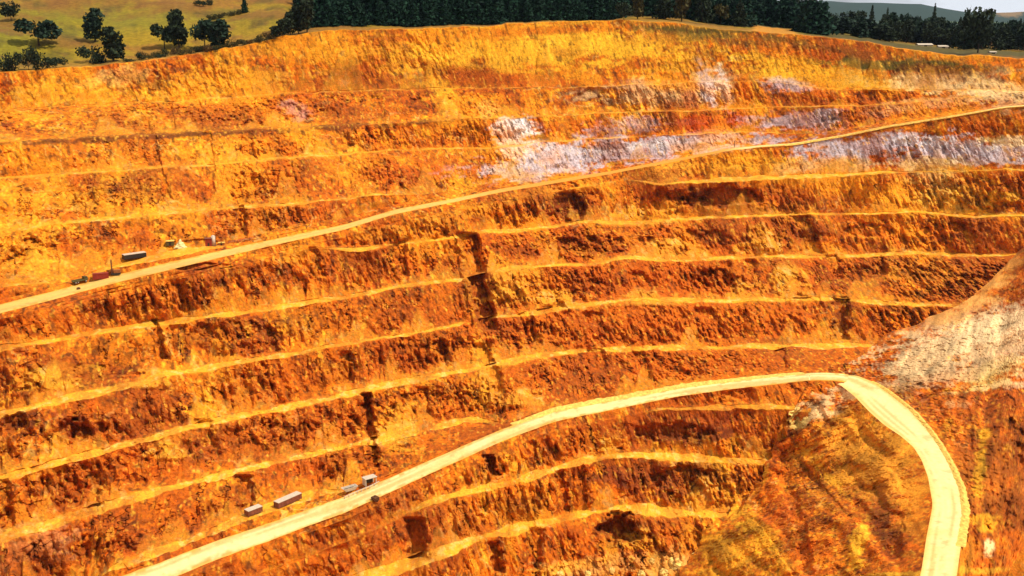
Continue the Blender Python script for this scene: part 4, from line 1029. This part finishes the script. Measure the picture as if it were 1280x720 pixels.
hut(277, 306, 3.4, 2.4, 1.6, .2, 'low tan pump box just past the white water tank', M_BROWN, M_EARTH)
def rail(pts, name, label, cat, mat, h=1.1, rails=(1.05, .55), step=2.6, r=.09):
    t = empty(name, pts[0], 0, label, cat)
    L = [p - pts[0] for p in pts]
    for z in rails:
        b = MB()
        for p, q in zip(L, L[1:]): b.tube(p + Vector((0, 0, z)), q + Vector((0, 0, z)), r, 8)
        b.build('rail', mat, t)
    for p, q in zip(L, L[1:]):
        n = max(1, int((q - p).length / step))
        for i in range(n):
            a = p.lerp(q, i / n)
            MB().tube(a - Vector((0, 0, .4)), a + Vector((0, 0, h)), r * 1.2, 8).build('post', mat, t)
rail([seat(u, v, .2) for u, v in ((286, 304), (300, 302), (318, 299))], 'pipe_rail', 'dark pipe rail running along the edge of the upper road pad', 'rail', M_DARKSIDE, 1.2, (1.15, .6), 3.0, .12)

def lump(name, p, rx, ry, rz_, mat, label, cat, group=None, seed=0, flat=False, rot=0):
    """an irregular rock or heap"""
    n, m = 22, 14
    r = np.random.default_rng(seed)
    th = np.linspace(0, 2 * PI, n, endpoint=False); ph = np.linspace(0, PI / 2 if flat else PI * .8, m)
    v, f = [(0, 0, rz_)], []
    T, Q = np.meshgrid(th, ph[1:])
    x, y, z = np.sin(Q) * np.cos(T), np.sin(Q) * np.sin(T), np.cos(Q)
    if flat: z = (1 - Q / (PI / 2)) ** .9; x = (Q / (PI / 2)) * np.cos(T); y = (Q / (PI / 2)) * np.sin(T)
    k = 1 + .28 * vnoise(x * 2.0 + seed, y * 2.0, z * 2.0, 700 + seed) + .16 * vnoise(x * 5 + seed, y * 5, z * 5, 701 + seed)
    if not flat:
        k *= 1 - .25 * np.maximum(0, np.abs(x) - .55)
    for a, b_, c in zip((x * k * rx).ravel(), (y * k * ry).ravel(), (z * k * rz_).ravel()): v.append((a, b_, c))
    for j in range(n): f.append((0, 1 + j, 1 + (j + 1) % n))
    for i in range(m - 2):
        for j in range(n):
            a = 1 + i * n + j; b_ = 1 + i * n + (j + 1) % n
            f.append((a, a + n, b_ + n, b_))
    o = MB().add(v, f).build(name, mat, None)
    o.location = p; o.rotation_euler = (0, 0, rot)
    return tag(o, label, cat, group)
lump('ore_stockpile', seat(226, 309, .5) - Vector((0, 0, .3)), 3.4, 3.0, 4.6, M_CREAM, 'cream ore stockpile heaped on the pad beside the olive hut', 'stockpile', None, 3, True)
lump('boulder', seat(98, 361, .4), 1.1, 1.0, .9, M_DSTONE, 'dark boulder on the outer edge of the upper road', 'boulder', None, 5)
lump('boulder', seat(469, 623, .6), 2.2, 1.5, 1.4, M_DSTONE, 'dark boulder on the outer edge of the lower road below the white shelter', 'boulder', None, 6)

# white shelter, skip and guard rail beside the lower road
rz = ledge_dir(440, 617, 475, 603)
t = empty('site_shelter', seat(462, 605, .8) - Vector((0, 0, .1)), rz, 'white open fronted shelter at the upper edge of the lower road', 'shelter'); t.scale = (.82, .82, .82)
for x in (-3.4, 3.4):
    for y in (-1.8, 1.8): MB().box(x - .22, x + .22, y - .22, y + .22, 0, 4.4).build('post', M_WHITE, t)
MB().box(-4.0, 4.0, -2.4, 2.4, 4.403, 4.75).build('roof', M_WHITE, t)
MB().box(-3.6, -3.2 , -1.55, 1.55, .1, 4.2).build('side_panel', M_WHITE, t)
MB().box(-3.1, 3.1, 1.6, 1.75, .2, 4.0).build('back_panel', M_BLACK, t)
t = empty('open_skip', seat(437, 613, .8), rz, 'white open topped skip on the ledge beside the shelter', 'skip')
b = MB()
L0, L1, w0, w1, hh = 2.4, 3.9, 1.2, 1.6, 1.9
o_ = [(-L0,-w0,.2),(L0,-w0,.2),(L0,w0,.2),(-L0,w0,.2),(-L1,-w1,hh),(L1,-w1,hh),(L1,w1,hh),(-L1,w1,hh)]
i_ = [(x*.93, y*.85, z + (.15 if z < 1 else 0)) for x, y, z in o_]
b.add(o_ + i_, [(3,2,1,0),(0,1,5,4),(1,2,6,5),(2,3,7,6),(3,0,4,7),(8,9,10,11),(12,13,9,8),(13,14,10,9),(14,15,11,10),(15,12,8,11),(4,5,13,12),(5,6,14,13),(6,7,15,14),(7,4,12,15)])
b.build('hull', M_WHITE, t)
MB().add([(-L0*1.1,-w0*1.0,1.0),(L0*1.1,-w0*1.0,1.0),(L0*1.1,w0*1.0,1.0),(-L0*1.1,w0*1.0,1.0)], [(0,1,2,3)]).build('load', M_BLACK, t)
rail([seat(u, v, .3) for u, v in ((431, 623), (447, 616), (462, 610), (474, 604))], 'guard_rail', 'white guard rail along the lower road before the skip and shelter', 'guard rail', M_WHITE, 1.0, (.95,), 2.0, .2)

t = empty('marker_post', seat(918, 184, .4) - Vector((0, 0, .3)), 0, 'lone dark marker post where the pale stretch of upper road begins', 'post')
MB().tube((0, 0, 0), (0, 0, 5.2), .22, 10).build('post', M_BLACK, t)
MB().tube((0, 0, 5.2), (0, 0, 5.45), .3, 10).build('cap', M_WHITE, t)

# earth bunds that edge the roads
def bund(pts, h, wd, label, seed):
    """ridge of bulldozed earth, ragged and rounded"""
    L = [Vector(p) for p in pts]
    n = len(L); v, f = [], []
    r = np.random.default_rng(seed)
    prof = [(-1, -.35), (-.7, .3), (-.3, .85), (0, 1), (.3, .85), (.7, .3), (1, -.35)]
    for i, p in enumerate(L):
        d = (L[min(i + 1, n - 1)] - L[max(i - 1, 0)]); d.z = 0; d.normalize(); s_ = Vector((-d.y, d.x, 0))
        e = min(1, i / 12, (n - 1 - i) / 30)
        for q, z in prof:
            v.append(p + s_ * (q * wd * (1 + .2 * r.normal() * .6)) + Vector((0, 0, h * z * (.05 + .95 * e) * (1 + .18 * r.normal()))))
    m = len(prof)
    for i in range(n - 1):
        for j in range(m - 1): f.append((i * m + j, (i + 1) * m + j, (i + 1) * m + j + 1, i * m + j + 1))
    o = MB().add(v, f).build('earth_bund', M_EARTH)
    o.data.validate()
    return tag(o, label, 'earth bund')
def spur_edge(i, right=True):
    a, tt, d = (aR[i], tR[i], dR[i]) if right else (aL[i], tL[i], dL[i])
    return Vector((d * math.sin(a), d * math.cos(a), -tt * d)) * S
bund([spur_edge(i) for i in range(110, 470, 3)], .8, 1.8, 'yellow earth bund along the outer edge of the switchback', 31)
def road_edge(u, kl, sg):
    a = float(bearing(u, 480)[0]); d = float(np.interp(a, AZ, DD[kl] + sg * WW[kl])); z = -float(np.interp(a, AZ, TD[kl] * DD[kl]))
    return Vector((d * math.sin(a), d * math.cos(a), z)) * S
bund([road_edge(u, kL, .62) for u in np.arange(640, 1012, 4)], 1.5, 3.0, 'long yellow earth bund at the foot of the face along the lower road', 32)
kU = [i for i in range(NL) if LINES[i][0] == 'upper_road'][0]
bund([road_edge(u, kU, -.46) for u in np.arange(925, 1260, 4)], .9, 1.0, 'low earth bund on the open side of the pale upper road', 33)

# pale boulders in the rubble at the bottom of the pit
for i, (u, v, r_) in enumerate(((843, 702, 3.6), (856, 712, 2.6), (830, 714, 2.4), (868, 694, 2.0), (802, 716, 2.2), (735, 716, 2.0), (765, 712, 1.6), (884, 706, 2.4), (700, 716, 1.8), (815, 700, 1.5))):
    lump('boulder', seat(u, v, 1.2) + Vector((0, 0, -.4 * r_)), r_, r_ * .8, r_ * .9, M_STONE, 'pale yellow boulder in the rubble at the bottom of the pit', 'boulder', 'pale boulders at the pit bottom', 40 + i, False, i * 1.3)


# ------------------------------------------------------------------ the air between here and the far hills
hz = MB(); hz.v = [(x, y, z) for z in (-330, 330) for x, y in ((-14500, -700), (14500, -700), (14500, 15500), (-14500, 15500))]
hz.f = [(3, 2, 1, 0), (4, 5, 6, 7), (0, 1, 5, 4), (1, 2, 6, 5), (2, 3, 7, 6), (3, 0, 4, 7)]
hm = bpy.data.materials.new('air'); hm.use_nodes = True; hn = hm.node_tree; hn.nodes.clear()
ho = hn.nodes.new('ShaderNodeOutputMaterial'); hv = hn.nodes.new('ShaderNodeVolumePrincipled')
hv.inputs['Color'].default_value = (.62, .78, 1, 1); hv.inputs['Density'].default_value = 9e-6; hv.inputs['Anisotropy'].default_value = .2
hn.links.new(hv.outputs[0], ho.inputs['Volume'])
tag(hz.build('haze', hm), kind='stuff')

# ------------------------------------------------------------------ camera, sun, sky
cam = bpy.data.cameras.new('camera'); co = link(bpy.data.objects.new('camera', cam))
cam.sensor_width = 36; cam.lens = 36 * F / 1280; cam.clip_start = .5; cam.clip_end = 60000
co.location = (0, 0, 0); co.rotation_euler = (PI / 2 - PITCH, 0, 0)
scene.camera = co
SUN_EL, SUN_AZ = math.radians(58), math.radians(110)      # azimuth clockwise from +Y (view direction)
to_sun = Vector((math.sin(SUN_AZ) * math.cos(SUN_EL), math.cos(SUN_AZ) * math.cos(SUN_EL), math.sin(SUN_EL)))
sl = bpy.data.lights.new('sun', 'SUN'); sl.energy = 4.8; sl.angle = math.radians(.5); sl.color = (1, .95, .86)
so = link(bpy.data.objects.new('sun', sl)); so.rotation_euler = to_sun.to_track_quat('Z', 'Y').to_euler()
w = bpy.data.worlds.new('World'); scene.world = w; w.use_nodes = True
nt = w.node_tree; bg = nt.nodes['Background']; bg.inputs[1].default_value = .05
sky = nt.nodes.new('ShaderNodeTexSky'); sky.sky_type = 'NISHITA'; sky.sun_disc = False
sky.sun_elevation = SUN_EL; sky.sun_rotation = SUN_AZ
tc = nt.nodes.new('ShaderNodeTexCoord'); cn = nt.nodes.new('ShaderNodeTexNoise'); cn.inputs['Scale'].default_value = 3.2; cn.inputs['Detail'].default_value = 7
mp = nt.nodes.new('ShaderNodeMapping'); mp.inputs['Scale'].default_value = (1, 1, 4)
nt.links.new(tc.outputs['Generated'], mp.inputs[0]); nt.links.new(mp.outputs[0], cn.inputs['Vector'])
cr = nt.nodes.new('ShaderNodeValToRGB'); cr.color_ramp.elements[0].position = .36; cr.color_ramp.elements[1].position = .54
nt.links.new(cn.outputs['Fac'], cr.inputs[0])
mxs = nt.nodes.new('ShaderNodeMixRGB'); mxs.inputs[2].default_value = (18, 18.8, 20, 1)
nt.links.new(cr.outputs[0], mxs.inputs[0]); nt.links.new(sky.outputs[0], mxs.inputs[1]); nt.links.new(mxs.outputs[0], bg.inputs[0])
scene.view_settings.view_transform = 'Standard'; scene.view_settings.look = 'None'
scene.view_settings.exposure = -0.1; scene.view_settings.gamma = 1
scene.render.engine = 'CYCLES'
scene.cycles.max_bounces = 4; scene.cycles.diffuse_bounces = 2
